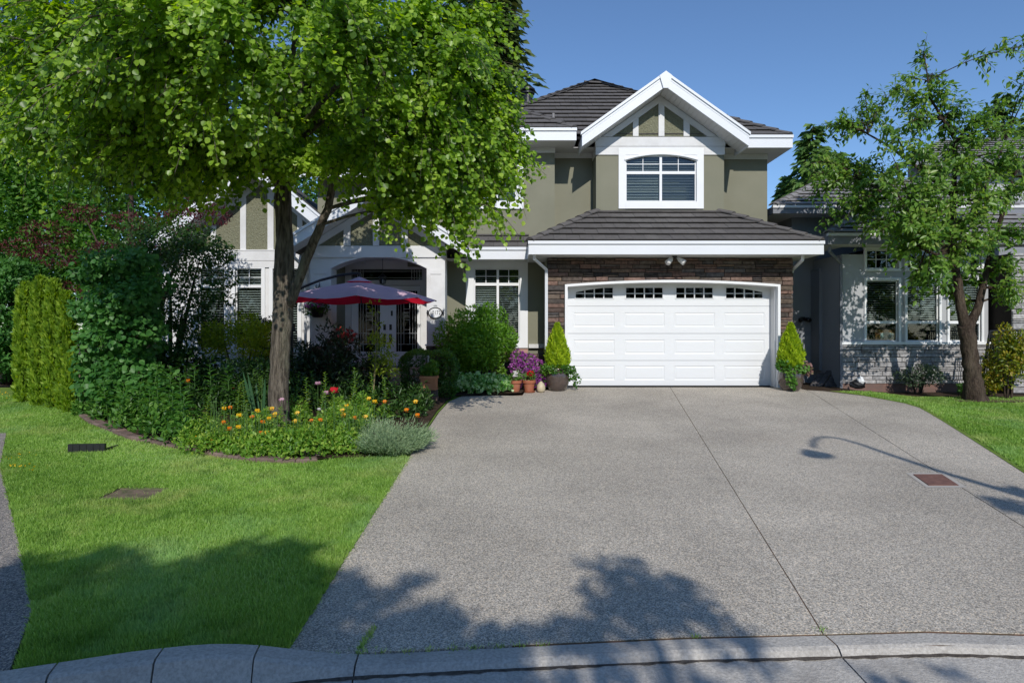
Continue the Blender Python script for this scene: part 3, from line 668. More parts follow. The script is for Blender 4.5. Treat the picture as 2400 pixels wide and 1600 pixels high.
def gable(house, name, xc, zt, slope, half, y0, yw, yb, xw0, xw1, zb, studs, zline, fm='fascia', panel='dash', roofm='tile', tmat='trim', vt=.355):
    """a gable: barge boards with their drip strips, sloping soffit, panelled end wall, roof slopes behind"""
    ze = zt - slope * half
    root = MB()
    for s in (-1, 1):
        q = lambda t, d: (xc + s * t, zt - slope * t - d)
        t0 = .0
        root.xz([q(t0, .07), q(half, .07), q(half, vt), q(t0, vt)], y0, y0 + .045)
    g = root.build(name, M[fm], house)
    for s in (-1, 1):
        q = lambda t, d: (xc + s * t, zt - slope * t - d); b = MB()
        b.xz([q(0, .0), q(half + .03, .0), q(half + .03, .068), q(0, .068)], y0 - .03, y0 + .045)
        b.xz([q(.09, .125), q(half, .125), q(half, .135), q(.09, .135)], y0 - .006, y0); b.build('drip_strip', M[fm], g)
        sf = MB(); n = int((half) / .1)                 # soffit boards run up the slope
        for i in range(n):
            a, c = half * i / n + .003, half * (i + 1) / n - .003
            sf.xz([q(a, vt - .03), q(c, vt - .03), q(c, vt - .015), q(a, vt - .015)], y0 + .046, yw + .03)
        sf.build('soffit', M['soffit'], g)['kind'] = 'stuff'
        b = MB(); b.xz([q(0, .02), q(half, .02), q(half, .1), q(0, .1)], y0 + .046, yb); b.build('roof_slope', M[roofm], g)
        b = MB(); b.xz([q(half - .03, .1), q(half, .1), q(half, vt), q(half - .03, vt)], y0 + .046, yw + .3); b.build('eave_return', M[fm], g)
        b = MB(); rr = vt + .0                            # board on the wall under the soffit
        pq_ = clip_poly([q(0, rr), q(half, rr), q(half, rr + .17), q(0, rr + .17)], 0, -1, -(zline - .015))
        pq_ = clip_poly(clip_poly(pq_, 1, 0, xw1), -1, 0, -xw0)
        if len(pq_) > 2: b.xz(pq_, yw - .04, yw + .01); b.build('rake_trim', M[tmat], g)
    b = MB(); b.xz([(xc - .15, zt - .15 * slope), (xc, zt + .004), (xc + .15, zt - .15 * slope), (xc + .06, zt - vt - .05), (xc - .06, zt - vt - .05)], y0 - .045, y0 - .005); b.build('king_block', M[fm], g)
    zz = lambda x: min(zt - slope * abs(x - xc) - vt, 99)
    b = MB(); pts = [(xw0, zline), (xw1, zline)]
    r = [(xw1, max(zline, zz(xw1)))] if zz(xw1) > zline else []
    l = [(xw0, max(zline, zz(xw0)))] if zz(xw0) > zline else []
    pts = pts + r + [(xc, zt - vt)] + l
    if not r: pts[1] = (xc + (zt - vt - zline) / slope, zline)
    if not l: pts[0] = (xc - (zt - vt - zline) / slope, zline)
    b.xz(pts, yw, yw + .12); b.build('panel_wall', M[panel], g)
    for x0, x1 in studs:
        b = MB(); b.xz([(x0, zline), (x1, zline), (x1, zz(x1) - .1), (x0, zz(x0) - .1)], yw - .03, yw + .005); b.build('stud', M[tmat], g)
    return g
# ------------------------------------------------------------------ the olive house
H = thing('house', 'olive stucco house with white double garage door, brown stone veneer and white gables', 'house', (2.5, 15.0, 0))
def part(name, b, m, p=None): return b.build(name, M[m] if isinstance(m, str) else m, p or H)
def fascia(p, px0, px1, y0, z0, z1, yback, m='fascia', name='fascia', world=False):
    x0, x1 = (px0, px1) if world else (WX(px0, y0), WX(px1, y0)); b = MB(); b.box(x0, x1, y0, y0 + .04, z0, z1 - .078); f = part(name, b, m, p)
    b = MB(); b.box(x0 - .012, x1 + .012, y0 - .03, y0 + .06, z1 - .070, z1); part('gutter', b, m, f)
    b = MB(); b.box(x0, x1, y0 + .041, y0 + .05, z1 - .09, z1 - .06); part('gutter_back', b, 'under', f)
    return f
# walls
b = MB()
b.wall(WX(1043, 15.3), .83, 0, 3.02, 15.3, .25, [(WX(1111, 15.3), WX(1218, 15.3), WZ(796, 15.3), WZ(629, 15.3))]); part('stucco_wall', b, 'olive')
b = MB(); b.box(.80, .92, 14.30, 15.3, 0, 2.96); b.box(6.36, 6.46, 14.28, 22, 0, 3.3); part('stucco_wall', b, 'olive')
b = MB(); b.wall(-2.6, 1.062, 2.9, WZ(329, 14.8) + .1, 15.4, .6, [(WX(1118, 15.4), WX(1210, 15.4), WZ(473, 15.4), WZ(366, 15.4))]); part('stucco_wall', b, 'olive')
b = MB(); b.box(1.062, 6.56, 15.9, 16.1, 3.3, 6.05); b.box(6.46, 6.56, 16.1, 23, 3.3, 6.05); part('stucco_wall', b, 'olive')
bx0, bx1 = WX(1397, 15.3), WX(1697, 15.3); wx0, wx1 = WX(1466, 15.3), WX(1632, 15.3); wz0, wz1 = WZ(473, 15.3), WZ(364, 15.3)
b = MB(); b.wall(bx0, bx1, 4.0, WZ(345, 15.3), 15.3, .598, [(wx0, wx1, wz0, wz1)]); part('bay_wall', b, 'olive')
for q in ((-9, -4.2, 19, 19.2, 0, 5), (-4.9, -2.6, 15.6, 15.8, 2.9, 5.2), (-8.8, 6.4, 23.5, 23.7, 0, 6.0)): part('stucco_wall', MB().box(*q), 'olive')
# friezes
b = MB(); b.box(-2.6, 1.075, 15.37, 15.40, WZ(359, 15.4), WZ(331, 15.4)); part('frieze', b, 'trim')
b = MB(); b.box(1.076, bx0, 15.87, 15.90, WZ(371, 15.9), WZ(346, 15.9)); part('frieze', b, 'trim')
b = MB(); b.box(bx1, 6.57, 15.87, 15.90, WZ(374, 15.9), WZ(350, 15.9)); part('frieze', b, 'trim')
b = MB(); b.box(bx0 - .02, bx1 + .02, 15.262, 15.31, WZ(342.6, 15.26), WZ(321, 15.26)); part('band_board', b, 'trim')
b = MB(); b.box(bx0 - .01, bx1 + .01, 15.272, 15.31, WZ(362.6, 15.27), WZ(343.4, 15.27)); b.box(bx0 - .02, bx1 + .02, 15.32, 15.9, WZ(362.6, 15.3), 5.95); part('band_board', b, 'trim')
# bay window with an arched head
w = window(H, wx0, wx1, wz0, wz1, 15.30, trim=WX(1466, 15.3) - WX(1449.5, 15.3), cols=(0, .5, 1), rail=WZ(404.5, 15.3), mun_c=(.5,), mun_r=1, slats='all', screen=(1,), slat_gap=.068)
b = MB(); arch_fill(b, wx0, wx1, WZ(378, 15.3), WZ(364.5, 15.3), wz1 + .01, 15.275, .04); part('arch_head', b, 'white', w)
b = MB(); arch_band(b, wx0 - .03, wx1 + .03, WZ(377, 15.3), WZ(363.5, 15.3), .035, 15.24, .03); part('arch_moulding', b, 'white', w)
# upper left window, middle window
window(H, WX(1118, 15.4), WX(1210, 15.4), WZ(473, 15.4), WZ(366, 15.4), 15.4, trim=.18, cols=(0, .5, 1), mun_c=(), slat_gap=.062)
b = MB(); b.box(WX(1227, 15.4), WX(1228, 15.4), 15.39, 15.4, 4, 4.1)
mw0, mw1 = WX(1111, 15.3), WX(1218, 15.3)
window(H, mw0, mw1, WZ(796, 15.3), WZ(629, 15.3), 15.3, trim=.20, cols=(0, .52, 1), rail=WZ(666, 15.3), mun_c=(.5,), mun_r=1, screen=(1,), slat_gap=.056)
b = MB(); b.box(mw0 - .2, mw1 + .2, 15.24, 15.3, WZ(827, 15.3), WZ(817.5, 15.3)); part('sill_course', b, mat('pink_brick', (.42, .25, .21), .9))
b = MB(); b.box(WX(1239, 15.3), .80, 15.20, 15.3, WZ(815, 15.3), WZ(806, 15.3)); part('ledge', b, 'trim')
b = MB(); b.box(-1.5, .80, 15.24, 15.29, 0, WZ(828, 15.3)); base = part('stone_base', b, 'mortar')
ledge(base, 0, 'stone', 15.24, .06, .10, .2, .42, .02, WZ(828, 15.3), lambda a, c: [(-1.5, .79)])
# garage front with stone veneer
gx0, gx1 = WX(1324, 14.24), WX(1826, 14.24); zs, zp = WZ(669, 14.24), WZ(657.5, 14.24); sx0, sx1 = WX(1282, 14.24), WX(1859, 14.24)
b = MB(); b.box(sx0 + .02, gx0, 14.26, 14.5, 0, zs); b.box(gx1, sx1 - .02, 14.26, 14.5, 0, zs)
arch_fill(b, gx0, gx1, zs, zp, 2.97, 14.26, .24); b.box(sx0 + .02, gx0, 14.261, 14.5, zs, 2.97); b.box(gx1, sx1 - .02, 14.261, 14.5, zs, 2.97)
sw = part('stone_veneer', b, 'mortar')
xc, hf = (gx0 + gx1) / 2, (gx1 - gx0) / 2
def spans(z0, z1):
    if z1 <= zs + .02: return [(sx0, gx0 - .005), (gx1 + .005, sx1)]
    return [(sx0, sx1)]
ledge(sw, 0, 'stone', 14.26, .075, .125, .17, .46, .0, zs, lambda a, c: [(sx0, gx0 - .005), (gx1 + .005, sx1)])
ledge(sw, 0, 'stone', 14.26, .07, .115, .2, .55, zs, 2.965, lambda a, c: [(sx0, sx1)], floor=lambda x: arc_z(x, xc, hf, zs, zp) + .012 if gx0 - .01 < x < gx1 + .01 else 0)
b = MB(); e = .055
b.box(gx0 - .004, gx0 + e, 14.17, 14.30, 0, zs + .012); b.box(gx1 - e, gx1 + .004, 14.17, 14.30, 0, zs + .012)
arch_band(b, gx0 - .004, gx1 + .004, zs - .035, zp - .045, e, 14.172, .13); gf = part('door_casing', b, 'white')
b = MB(); b.box(gx0 + e - .01, gx0 + e + .02, 14.30, 14.60, 0, zs); b.box(gx1 - e - .02, gx1 - e + .01, 14.30, 14.60, 0, zs); arch_fill(b, gx0 + e + .02, gx1 - e - .02, zs - .04, zp - .05, zp + .03, 14.3, .3); part('jamb', b, mat('jamb_paint', (.66, .66, .66), .5), gf)
Yd = 14.55; dx0, dx1 = gx0 + e + .0, gx1 - e - .0
zr = [0.012, WZ(844.5, Yd), WZ(781.3, Yd), WZ(717.3, Yd), 2.52]
gd = part('garage_door', MB().box(dx0, dx1, Yd + .04, Yd + .07, 0, 2.5), 'door')
cols = [(WX(1150 + a * .3401, Yd), WX(1150 + c * .3401, Yd)) for a, c in ((572, 855), (922, 1200), (1266, 1547), (1608, 1889))]
for r in range(3):
    z0, z1 = zr[r] + .004, zr[r + 1] - .004; b = MB(); hs = []
    pm = (z0 + z1) / 2 + .005; ph = .168
    hs = [(a, c, pm - ph, pm + ph) for a, c in cols]
    b.wall(dx0, dx1, z0, z1, Yd, .039, hs)
    s = part('door_section', b, 'door', gd)
    for a, c, d, e2 in hs:                              # pressed panels: a groove, then a raised field
        b = MB(); y = Yd; i1, i2 = .022, .05
        rr = [[(a + k, d + k), (c - k, d + k), (c - k, e2 - k), (a + k, e2 - k)] for k in (0, i1, i2)]; ys = [y + .0, y + .010, y + .003]
        A = [(p[0], yy_, p[1]) for q, yy_ in zip(rr, ys) for p in q]
        b.add(A, [(i, (i + 1) % 4, (i + 1) % 4 + 4, i + 4) for i in range(4)] + [(i + 4, (i + 1) % 4 + 4, (i + 1) % 4 + 8, i + 8) for i in range(4)] + [(8, 9, 10, 11)])
        b.build('raised_panel', M['door'], gd)
b = MB(); wz = (WZ(699.5, Yd), WZ(673.5, Yd)); hs = [(WX(1150 + a * .3401, Yd), WX(1150 + c * .3401, Yd), *wz) for a, c in ((583, 845), (929, 1188), (1275, 1533), (1618, 1877))]
b.wall(dx0, dx1, zr[3] + .004, zr[4], Yd, .039, hs); part('door_section', b, 'door', gd)
for i, (a, c, d, e2) in enumerate(hs):
    b = MB(); n = 4; wc = (c - a) / n
    for k in range(n + 1): b.box(a + wc * k - .011, a + wc * k + .011, Yd - .012, Yd + .03, d, e2)
    b.box(a - .011, c + .011, Yd - .0125, Yd + .029, (d + e2) / 2 - .008 - .012, (d + e2) / 2 + .008 - .012); b.box(a - .02, c + .02, Yd - .013, Yd + .028, d - .012, d + .008); b.box(a - .02, c + .02, Yd - .013, Yd + .028, e2 - .008, e2 + .012)
    if i in (0, 3):                                     # outer lights are cut by a sloping curve
        for k in range(10):
            f0, f1 = k / 10, (k + 1) / 10; q = lambda f: e2 - (.115 * (1 - f) ** 1.7)
            if i == 3: x0, x1, za, zb = c - (c - a) * f1, c - (c - a) * f0, q(f1), q(f0)
            else: x0, x1, za, zb = a + (c - a) * f0, a + (c - a) * f1, q(f0), q(f1)
            b.xz([(x0, za), (x1, zb), (x1, e2), (x0, e2)], Yd - .010, Yd + .03)
    part('light_frame', b, 'door', gd); part('pane', MB().box(a, c, Yd + .03, Yd + .034, d, e2), 'dglass', gd); 
    b = MB(); b.box(a - .02, c + .02, Yd + .036, Yd + .039, d - .02, e2 + .02); part('backing', b, 'dark', gd)
b = MB(); b.box(dx0, dx1, Yd - .012, Yd + .03, 0.0, .011); part('weather_seal', b, 'black', gd)
# porch
px0, px1 = WX(776, 14.3), WX(1000, 14.3); pl, pr = WX(726, 14.3), WX(1043, 14.3); pzs, pzp, pt = WZ(629, 14.3), WZ(601, 14.3), WZ(576, 14.3)
b = MB(); b.box(pl, px0, 14.3, 14.75, 0, pzs); b.box(px1, pr, 14.3, 14.75, 0, pzs); arch_fill(b, px0, px1, pzs, pzp, pt, 14.3, .45); b.box(pl, px0, 14.3005, 14.75, pzs, pt); b.box(px1, pr, 14.3005, 14.75, pzs, pt)
porch = part('porch_front', b, 'trim')
b = MB(); arch_band(b, px0, px1, pzs - .002, pzp - .002, .035, 14.275, .06); part('arch_moulding', b, 'trim', porch)
b = MB(); b.box(pl - .02, pr + .02, 14.262, 14.3, WZ(603, 14.27), WZ(578, 14.27)); b.f = b.f; part('band_board', b, 'trim', porch)
for a, c in ((pl, px0), (px1, pr)):
    b = MB(); z0, z1 = WZ(800, 14.3), WZ(642.5, 14.3)
    b.box(a + .02, a + .085, 14.285, 14.3, z0, pzs); b.box(c - .085, c - .02, 14.285, 14.3, z0, pzs); b.box(a + .085, c - .085, 14.286, 14.3, z1, z1 + .10); part('panel_frame', b, 'trim', porch)
    b = MB(); b.box(a - .03, c + .03, 14.24, 14.31, .95, .99); part('ledge', b, 'trim', porch)
    b = MB(); b.box(a, c, 14.27, 14.299, 0, .95); sb = part('stone_pier', b, 'mortar'); ledge(sb, 0, 'stone', 14.27, .07, .11, .16, .3, .3, .95, lambda q, r, a=a, c=c: [(a - .02, c + .02)])
part('porch_side', MB().box(px0 - .12, px0, 14.75, 15.5, .4, 3.1), 'olive', porch); part('porch_side', MB().box(px1, px1 + .12, 14.75, 15.5, .4, 3.1), 'olive', porch)
b = MB(); b.box(px0 - .12, px1 + .12, 14.75, 15.5, 3.06, 3.1); part('porch_ceiling', b, 'soffit', porch)
b = MB(); b.box(-4.4, -1.75, 14.2, 15.6, -.1, .40); b.box(-4.2, -1.9, 13.85, 14.2, -.1, .26); b.box(-4.2, -1.9, 13.5, 13.85, -.1, .12); part('steps', b, 'conc')
Yp = 15.5; b = MB(); b.wall(-4.5, -1.7, .4, 3.08, Yp, .12, [(WX(822, Yp), WX(985, Yp), .4, WZ(668, Yp)), (WX(820, Yp), WX(992, Yp), WZ(658, Yp), WZ(629, Yp))]); part('entry_wall', b, 'trim', porch)
b = MB(); b.wall(WX(820, Yp), WX(992, Yp), WZ(658, Yp), WZ(629, Yp), Yp + .03, .03, [(WX(823, Yp), WX(989, Yp), WZ(656, Yp), WZ(631, Yp))]); tr = part('transom', b, 'trim')
part('pane', MB().box(WX(820, Yp), WX(992, Yp), Yp + .045, Yp + .05, WZ(658, Yp), WZ(629, Yp)), 'dglass', tr)
part('room', MB().box(-4.3, -1.9, Yp + .35, Yp + .4, .4, 3.0), 'dark', tr)
def came(b, px0, px1, py0, py1, y): b.box(WX(px0, y), WX(px1, y), y - .005, y + .004, WZ(py1, y), WZ(py0, y))
b = MB()
for x in (827, 832, 838, 845, 851, 965, 971, 977, 983): came(b, x - .5, x + .5, 631, 656, Yp + .04)
for y in (636, 651): came(b, 823, 989, y - .5, y + .5, Yp + .038)
part('lead_came', b, 'lead', tr)
for k, (a, c, ga, gc) in enumerate(((823, 906, 839, 890), (908.5, 984, 928, 977.5))):
    A, Cc, GA, GC = (WX(v, Yp) for v in (a, c, ga, gc)); z0, z1 = .42, WZ(669.5, Yp); gz0, gz1 = .78, WZ(681, Yp)
    b = MB(); b.wall(A, Cc, z0, z1, Yp + .03, .045, [(GA, GC, gz0, gz1)]); d = part('front_door', b, 'white')
    part('pane', MB().box(GA, GC, Yp + .05, Yp + .055, gz0, gz1), 'dglass', d)
    b = MB(); xm = (GA + GC) / 2; wv = GC - GA; zz = [gz0 + (gz1 - gz0) * f for f in (.12, .3, .36, .52, .58, .64, .70, .88)]
    for f in (.10, .22, .36, .64, .78, .90): b.box(GA + wv * f - .006, GA + wv * f + .006, Yp + .044, Yp + .049, zz[0] if f in (.36, .64) else gz0, zz[-1] if f in (.36, .64) else gz1)
    for z in zz: b.box(GA + (.05 if z in (zz[0], zz[-1]) else wv * .36), GC - (.05 if z in (zz[0], zz[-1]) else wv * .36), Yp + .043, Yp + .0485, z - .006, z + .006)
    b.box(GA, GC, Yp + .0425, Yp + .048, zz[1] - .006, zz[1] + .006); part('lead_came', b, 'lead', d)
    hx = (WX(901, Yp), WX(915, Yp))[k]
    b = MB(); b.box(hx - .03, hx + .03, Yp + .012, Yp + .03, 1.32, 1.46); b.box(hx - .035, hx + .035, Yp + .012, Yp + .03, .98, 1.22); b.tube([(hx, Yp - .01, 1.18), (hx, Yp - .05, 1.12), (hx, Yp - .05, .95), (hx, Yp + .0, .88)], .013, 8); part('handle', b, 'black', d)
b = MB(); b.box(WX(904.5, Yp), WX(909.5, Yp), Yp + .005, Yp + .04, .42, WZ(669.5, Yp)); part('astragal', b, 'white')
b = MB(); b.box(WX(916, Yp), WX(920, Yp), Yp + .0, Yp + .03, WZ(740, Yp), WZ(728, Yp)); b.lathe([(.012, 0), (.012, .01)], (WX(918, Yp), Yp - .006, WZ(734, Yp)), 10); part('keypad', b, 'black')
gable(H, 'porch_gable', -3.12, 4.574, .619, 2.11, 13.8, 14.3, 17.0, pl, pr, 3.0, [(WX(a, 14.3), WX(c, 14.3)) for a, c in ((806, 822), (874.5, 889), (941.5, 956))], pt, vt=.30)
gable(H, 'upper_gable', 3.65, 7.454, .714, 1.985, 14.7, 15.3, 17.2, bx0, bx1, 3.0, [(WX(a, 15.3), WX(c, 15.3)) for a, c in ((1483, 1496), (1543, 1556.5), (1601.5, 1615.7))], WZ(320, 15.3))
# left wing
hz0, hz1 = .85, WZ(629.6, 15.3); holes = [(WX(a, 15.3), WX(c, 15.3), hz0, hz1) for a, c in ((466, 527), (552, 614), (640, 699))]
b = MB(); b.wall(-8.65, -4.66, 0, WZ(586, 15.3), 15.3, .25, holes); part('wing_wall', b, 'trim')
for h in holes: window(H, *h, 15.3, trim=.085, cols=(0, 1), rail=WZ(670.5, 15.3), mun_c=(.5,), mun_r=1, slat_gap=.06)
b = MB(); b.box(-8.65, -4.66, 15.25, 15.3, WZ(610.5, 15.25), WZ(588, 15.25)); b.box(-8.65, -4.66, 15.24, 15.3, WZ(588, 15.25), WZ(585, 15.25)); part('band_board', b, 'trim')
b = MB(); b.box(-8.65, -4.66, 15.262, 15.3, WZ(626.5, 15.26), WZ(611.2, 15.26)); part('band_board', b, 'trim')
gable(H, 'wing_gable', -6.22, 5.43, .83, 2.55, 14.7, 15.3, 18.5, -8.65, -4.0, 3.0, [(WX(a, 15.3), WX(c, 15.3)) for a, c in ((430, 441), (495, 507), (564, 577.5), (628, 642), (697.6, 709.5))], WZ(586, 15.3))
# eaves
ge0, ge1 = WX(1239, 13.6), WX(1931, 13.6)
fascia(H, ge0, ge1, 13.6, WZ(596, 13.6), WZ(564.5, 13.6), 14.3, world=True)
b = MB(); b.box(ge0, ge0 + .04, 13.641, 15.3, 2.985, 3.27); b.box(ge1 - .04, ge1, 13.641, 22, 2.985, 3.27); part('fascia', b, 'fascia')
b = MB(); b.box(ge0 + .041, ge1 - .041, 13.642, 14.5, 2.985, 3.0); b.box(ge1 - .5, ge1 - .041, 14.5, 22, 2.985, 3.0); b.box(ge0 + .041, ge0 + .46, 14.5, 15.3, 2.985, 3.0); part('soffit', b, 'soffit')
fascia(H, 1094, 1236.5, 14.7, WZ(607.5, 14.7), WZ(579, 14.7), 15.3)
b = MB(); b.box(WX(1046, 14.7), .36, 14.742, 15.3, WZ(607, 14.7), WZ(605, 14.7)); part('soffit', b, 'soffit')
zu0, zu1 = WZ(329, 14.8), WZ(300, 14.8); xe = WX(1351, 14.8)
fascia(H, -2.6, xe, 14.8, zu0, zu1, 15.4, world=True)
b = MB(); b.box(xe - .04, xe, 14.841, 15.32, zu0, zu1 - .02); part('fascia', b, 'fascia')
b = MB(); b.box(-2.6, xe - .041, 14.842, 15.4, zu0, zu0 + .012); b.box(1.06, bx0 + .3, 15.4, 15.9, zu0 + .001, zu0 + .013); part('soffit', b, 'soffit')
xr0, xr1 = WX(1745, 15.3), WX(1858, 15.3); zv0, zv1 = WZ(346, 15.3), WZ(316.7, 15.3)
fascia(H, xr0, xr1, 15.3, zv0, zv1, 15.9, world=True)
b = MB(); b.box(xr1 - .04, xr1, 15.341, 23, zv0, zv1 - .02); part('fascia', b, 'fascia')
b = MB(); b.box(bx1 - .3, xr1 - .041, 15.342, 15.9, zv0, zv0 + .012); b.box(6.5, xr1 - .041, 15.9, 23, zv0 + .001, zv0 + .013); part('soffit', b, 'soffit')
fascia(H, -5.2, -2.62, 15.05, WZ(415, 15.05), WZ(388, 15.05), 15.6, world=True)
# roofs
pg = .573; sf = math.sqrt(1 + pg * pg)
r = tiles(H, 'garage_roof', (ge0, 13.6, 3.275), (1, 0, 0), (0, 1, pg), [(0, 0), (ge1 - ge0, 0), (ge1 - ge0 - 1.72, 1.72 * sf), (1.72, 1.72 * sf)], 'tile', .29, .365)
caps(r, (ge0 + .04, 13.64, 3.31), (ge0 + 1.72, 15.3, 3.275 + 1.72 * pg + .03), 'tile'); caps(r, (ge1 - .04, 13.64, 3.31), (ge1 - 1.72, 15.3, 3.275 + 1.72 * pg + .03), 'tile')
tiles(H, 'garage_roof', (ge1, 13.6, 3.275), (0, 1, 0), (-1, 0, pg), [(0, 0), (6, 0), (6, .3 * sf), (2.3, 2.3 * sf)], 'tile', .29, .365, limit=0)
tiles(H, 'garage_roof', (ge0, 15.9, 3.275), (0, -1, 0), (1, 0, pg), [(0, 0), (2.3, 0), (0, 2.3 * sf)], 'tile', .29, .365, limit=20)
b = MB(); b.box(bx0 - .02, bx1 + .02, 15.2, 15.31, 4.20, 4.255); part('flashing', b, 'tile')
tiles(H, 'skirt_roof', (-1.0, 14.7, 3.27), (1, 0, 0), (0, 1, pg), [(0, 0), (1.42, 0), (1.42, .72 * sf), (0, .72 * sf)], 'tile', .29, .365, limit=14)
b = MB(); b.box(-1.2, 1.2, 15.33, 15.41, WZ(560, 15.35), WZ(554, 15.35)); part('flashing', b, 'tile')
pm = .705; sm = math.sqrt(1 + pm * pm); d = 4.355
r = tiles(H, 'main_roof', (xr1 - 2 * d, 15.3, zv1 - .005), (1, 0, 0), (0, 1, pm), [(0, 0), (2 * d, 0), (d + .28, (d - .28) * sm), (d - .28, (d - .28) * sm)], 'tile', .30, .36, limit=290)
ap = Vector((xr1 - d, 15.3 + d - .28, zv1 + (d - .28) * pm)); caps(r, (xr1 - .05, 15.35, zv1 + .04), ap + Vector((.28, 0, .05)), 'tile'); caps(r, (xr1 - 2 * d, 15.3, zv1 + .03), ap + Vector((-.28, 0, .05)), 'tile'); caps(r, ap + Vector((-.30, 0, .05)), ap + Vector((.30, 0, .05)), 'tile', .3)
b = MB(); b.add([(xr1, 15.3, zv1), (xr1, 24, zv1), (xr1 - d, 20.5, zv1 + d * pm), (xr1 - d, 19.4, zv1 + d * pm)], [(0, 1, 2, 3)]); b.add([(xr1 - 2 * d, 15.3, zv1), (xr1 - 2 * d, 24, zv1), (xr1 - d, 20.5, zv1 + d * pm), (xr1 - d, 19.4, zv1 + d * pm)], [(0, 1, 2, 3)]); b.add([(xr1, 24, zv1), (xr1 - 2 * d, 24, zv1), (xr1 - d, 20.5, zv1 + d * pm)], [(0, 1, 2)]); part('roof_slope', b, 'tile')
r = tiles(H, 'upper_left_roof', (-4.3, 14.8, zu1 - .005), (1, 0, 0), (0, 1, pm), [(0, 0), (4.3 + xe, 0), ((4.3 + xe) / 2, (4.3 + xe) / 2 * sm)], 'tile', .30, .36, limit=0)
caps(r, (xe - .05, 14.85, zu1 + .03), (xe - 2.0, 16.8, zu1 + .02 + 1.95 * pm), 'tile')
b = MB(); q = (4.3 + xe) / 2; b.add([(xe, 14.8, zu1), (xe, 15.4, zu1), (xe - q, 14.8 + q + .6, zu1 + q * pm), (xe - q, 14.8 + q, zu1 + q * pm)], [(0, 1, 2, 3)]); part('roof_slope', b, 'tile')
r = tiles(H, 'entry_roof', (-5.6, 15.05, WZ(388, 15.05) - .005), (1, 0, 0), (0, 1, .6), [(0, 0), (3.0, 0), (3.0, 2.2), (0, 2.2)], 'tile', .30, .36, limit=0)
# small things fixed to the roof and walls
b = MB(); v = P3(1297, 283, 16.3); b.lathe([(.035, -.25), (.035, .19)], v, 10); part('vent_pipe', b, 'tileg')
b = MB(); v = P3(1237, 229, 18.9); b.lathe([(.15, -.4), (.15, .08), (.21, .10), (.21, .13), (.15, .15), (.15, .19), (.23, .20), (.22, .25), (.10, .29)], v, 18); part('roof_vent', b, 'black')
def downspout(name, pts, m='fascia', parent=None, w=.038): b = MB(); b.tube(pts, w, 6); return b.build(name, M[m], parent or H)
downspout('downspout', [(WX(1252, 13.75), 13.75, 2.99), (WX(1252, 13.75), 13.76, 2.90), (.78, 14.12, 2.70), (.785, 14.16, 2.55), (.785, 14.16, .02)])
downspout('downspout', [(WX(1882, 13.8), 13.8, 2.99), (WX(1882, 13.8), 13.82, 2.88), (6.53, 14.4, 2.72), (6.53, 14.5, 2.55), (6.53, 14.5, .02)])
downspout('downspout', [(WX(693, 14.3), 14.2, 3.1), (WX(693, 14.3), 14.2, 2.98), (WX(716, 14.4), 14.55, 2.72), (WX(716, 14.6), 14.6, 2.5), (WX(716, 14.6), 14.6, .1)], 'trim')
FL = thing('floodlight', 'twin white floodlight heads under the garage eave', 'floodlight', (WX(1581, 13.95), 13.95, 2.985))
b = MB(); b.lathe([(.06, -.03), (.06, 0)], (0, 0, 0), 14); b.build('base', M['black'], FL, False)
for s in (-1, 1):
    b = MB(); b.smooth = True; a = Vector((s * .05, -.02, -.04)); e = Vector((s * .17, -.10, -.15)); dd = (e - a).normalized()
    b.tube([a, a + dd * .04, a + dd * .07, e + dd * .01, e + dd * .03], [.02, .03, .05, .065, .068], 12); b.build('lamp_head', mat('lamp_white', (.7, .7, .68), .4), FL, False)

# ------------------------------------------------------------------ the grey house next door
Q = thing('house', 'grey stucco house with ledge stone base next to the olive house', 'house', (9.5, 15.5, -.12))
Yn = 15.0
nx0 = WX(1973, Yn); nx1 = WX(2316, Yn); nh = []
for a in (2030, 2125, 2221.5): nh += [(WX(a, Yn), WX(a + 75, Yn), WZ(800, Yn), WZ(656.5, Yn)), (WX(a, Yn), WX(a + 75, Yn), WZ(630, Yn), WZ(585, Yn))]
nh[4] = (WX(2224, Yn), WX(2299, Yn), WZ(800, Yn), WZ(656.5, Yn)); nh[5] = (WX(2224, Yn), WX(2299, Yn), WZ(630, Yn), WZ(585, Yn))
b = MB(); b.wall(nx0, nx1, -.2, 3.15, Yn, .25, nh); b.box(nx0, nx0 + .24, Yn + .25, 16.4, -.2, 3.15); b.box(nx1 - .24, nx1, Yn + .25, 16.4, -.2, 3.15); part('wing_wall', b, 'grey', Q)
b = MB(); b.box(nx0 - .012, WX(2000, Yn), Yn - .015, Yn + .05, .98, 3.0); part('corner_board', b, 'grey', Q)
for i, h in enumerate(nh):
    if i % 2 == 0: window(Q, *h, Yn, trim=.055, cols=(0, 1), rail=WZ(755, Yn), slat_gap=.055, low_screen=True)
    else: window(Q, *h, Yn, trim=.055, cols=(0, 1), mun_c=(.33, .66), mun_r=1, slats=None)
bz1 = WZ(807, Yn)
b = MB(); b.box(nx0 - .05, nx1, Yn - .10, Yn, WZ(807, Yn), WZ(801, Yn)); part('ledge', b, 'white', Q)
b = MB(); b.box(nx0 - .03, nx1, Yn - .03, Yn - .005, -.2, bz1); sb = part('stone_base', b, 'mortar', Q)
ledge(sb, 0, 'stoneg', Yn - .03, .075, .13, .22, .55, .02, bz1 - .005, lambda a, c: [(nx0 - .03, nx1)], proud=(.02, .06))
b = MB(); b.box(nx0 - .02, nx1, Yn - .06, Yn - .031, -.2, .02); part('footing', b, mat('reddish_footing', (.20, .115, .095), .9, col2=(.15, .1, .085), nscale=6, bump=.4), Q)
part('stucco_wall', MB().box(WX(1855, 16.4), 14, 16.4, 16.6, -.2, WZ(490, 16.4)), 'dgrey', Q)
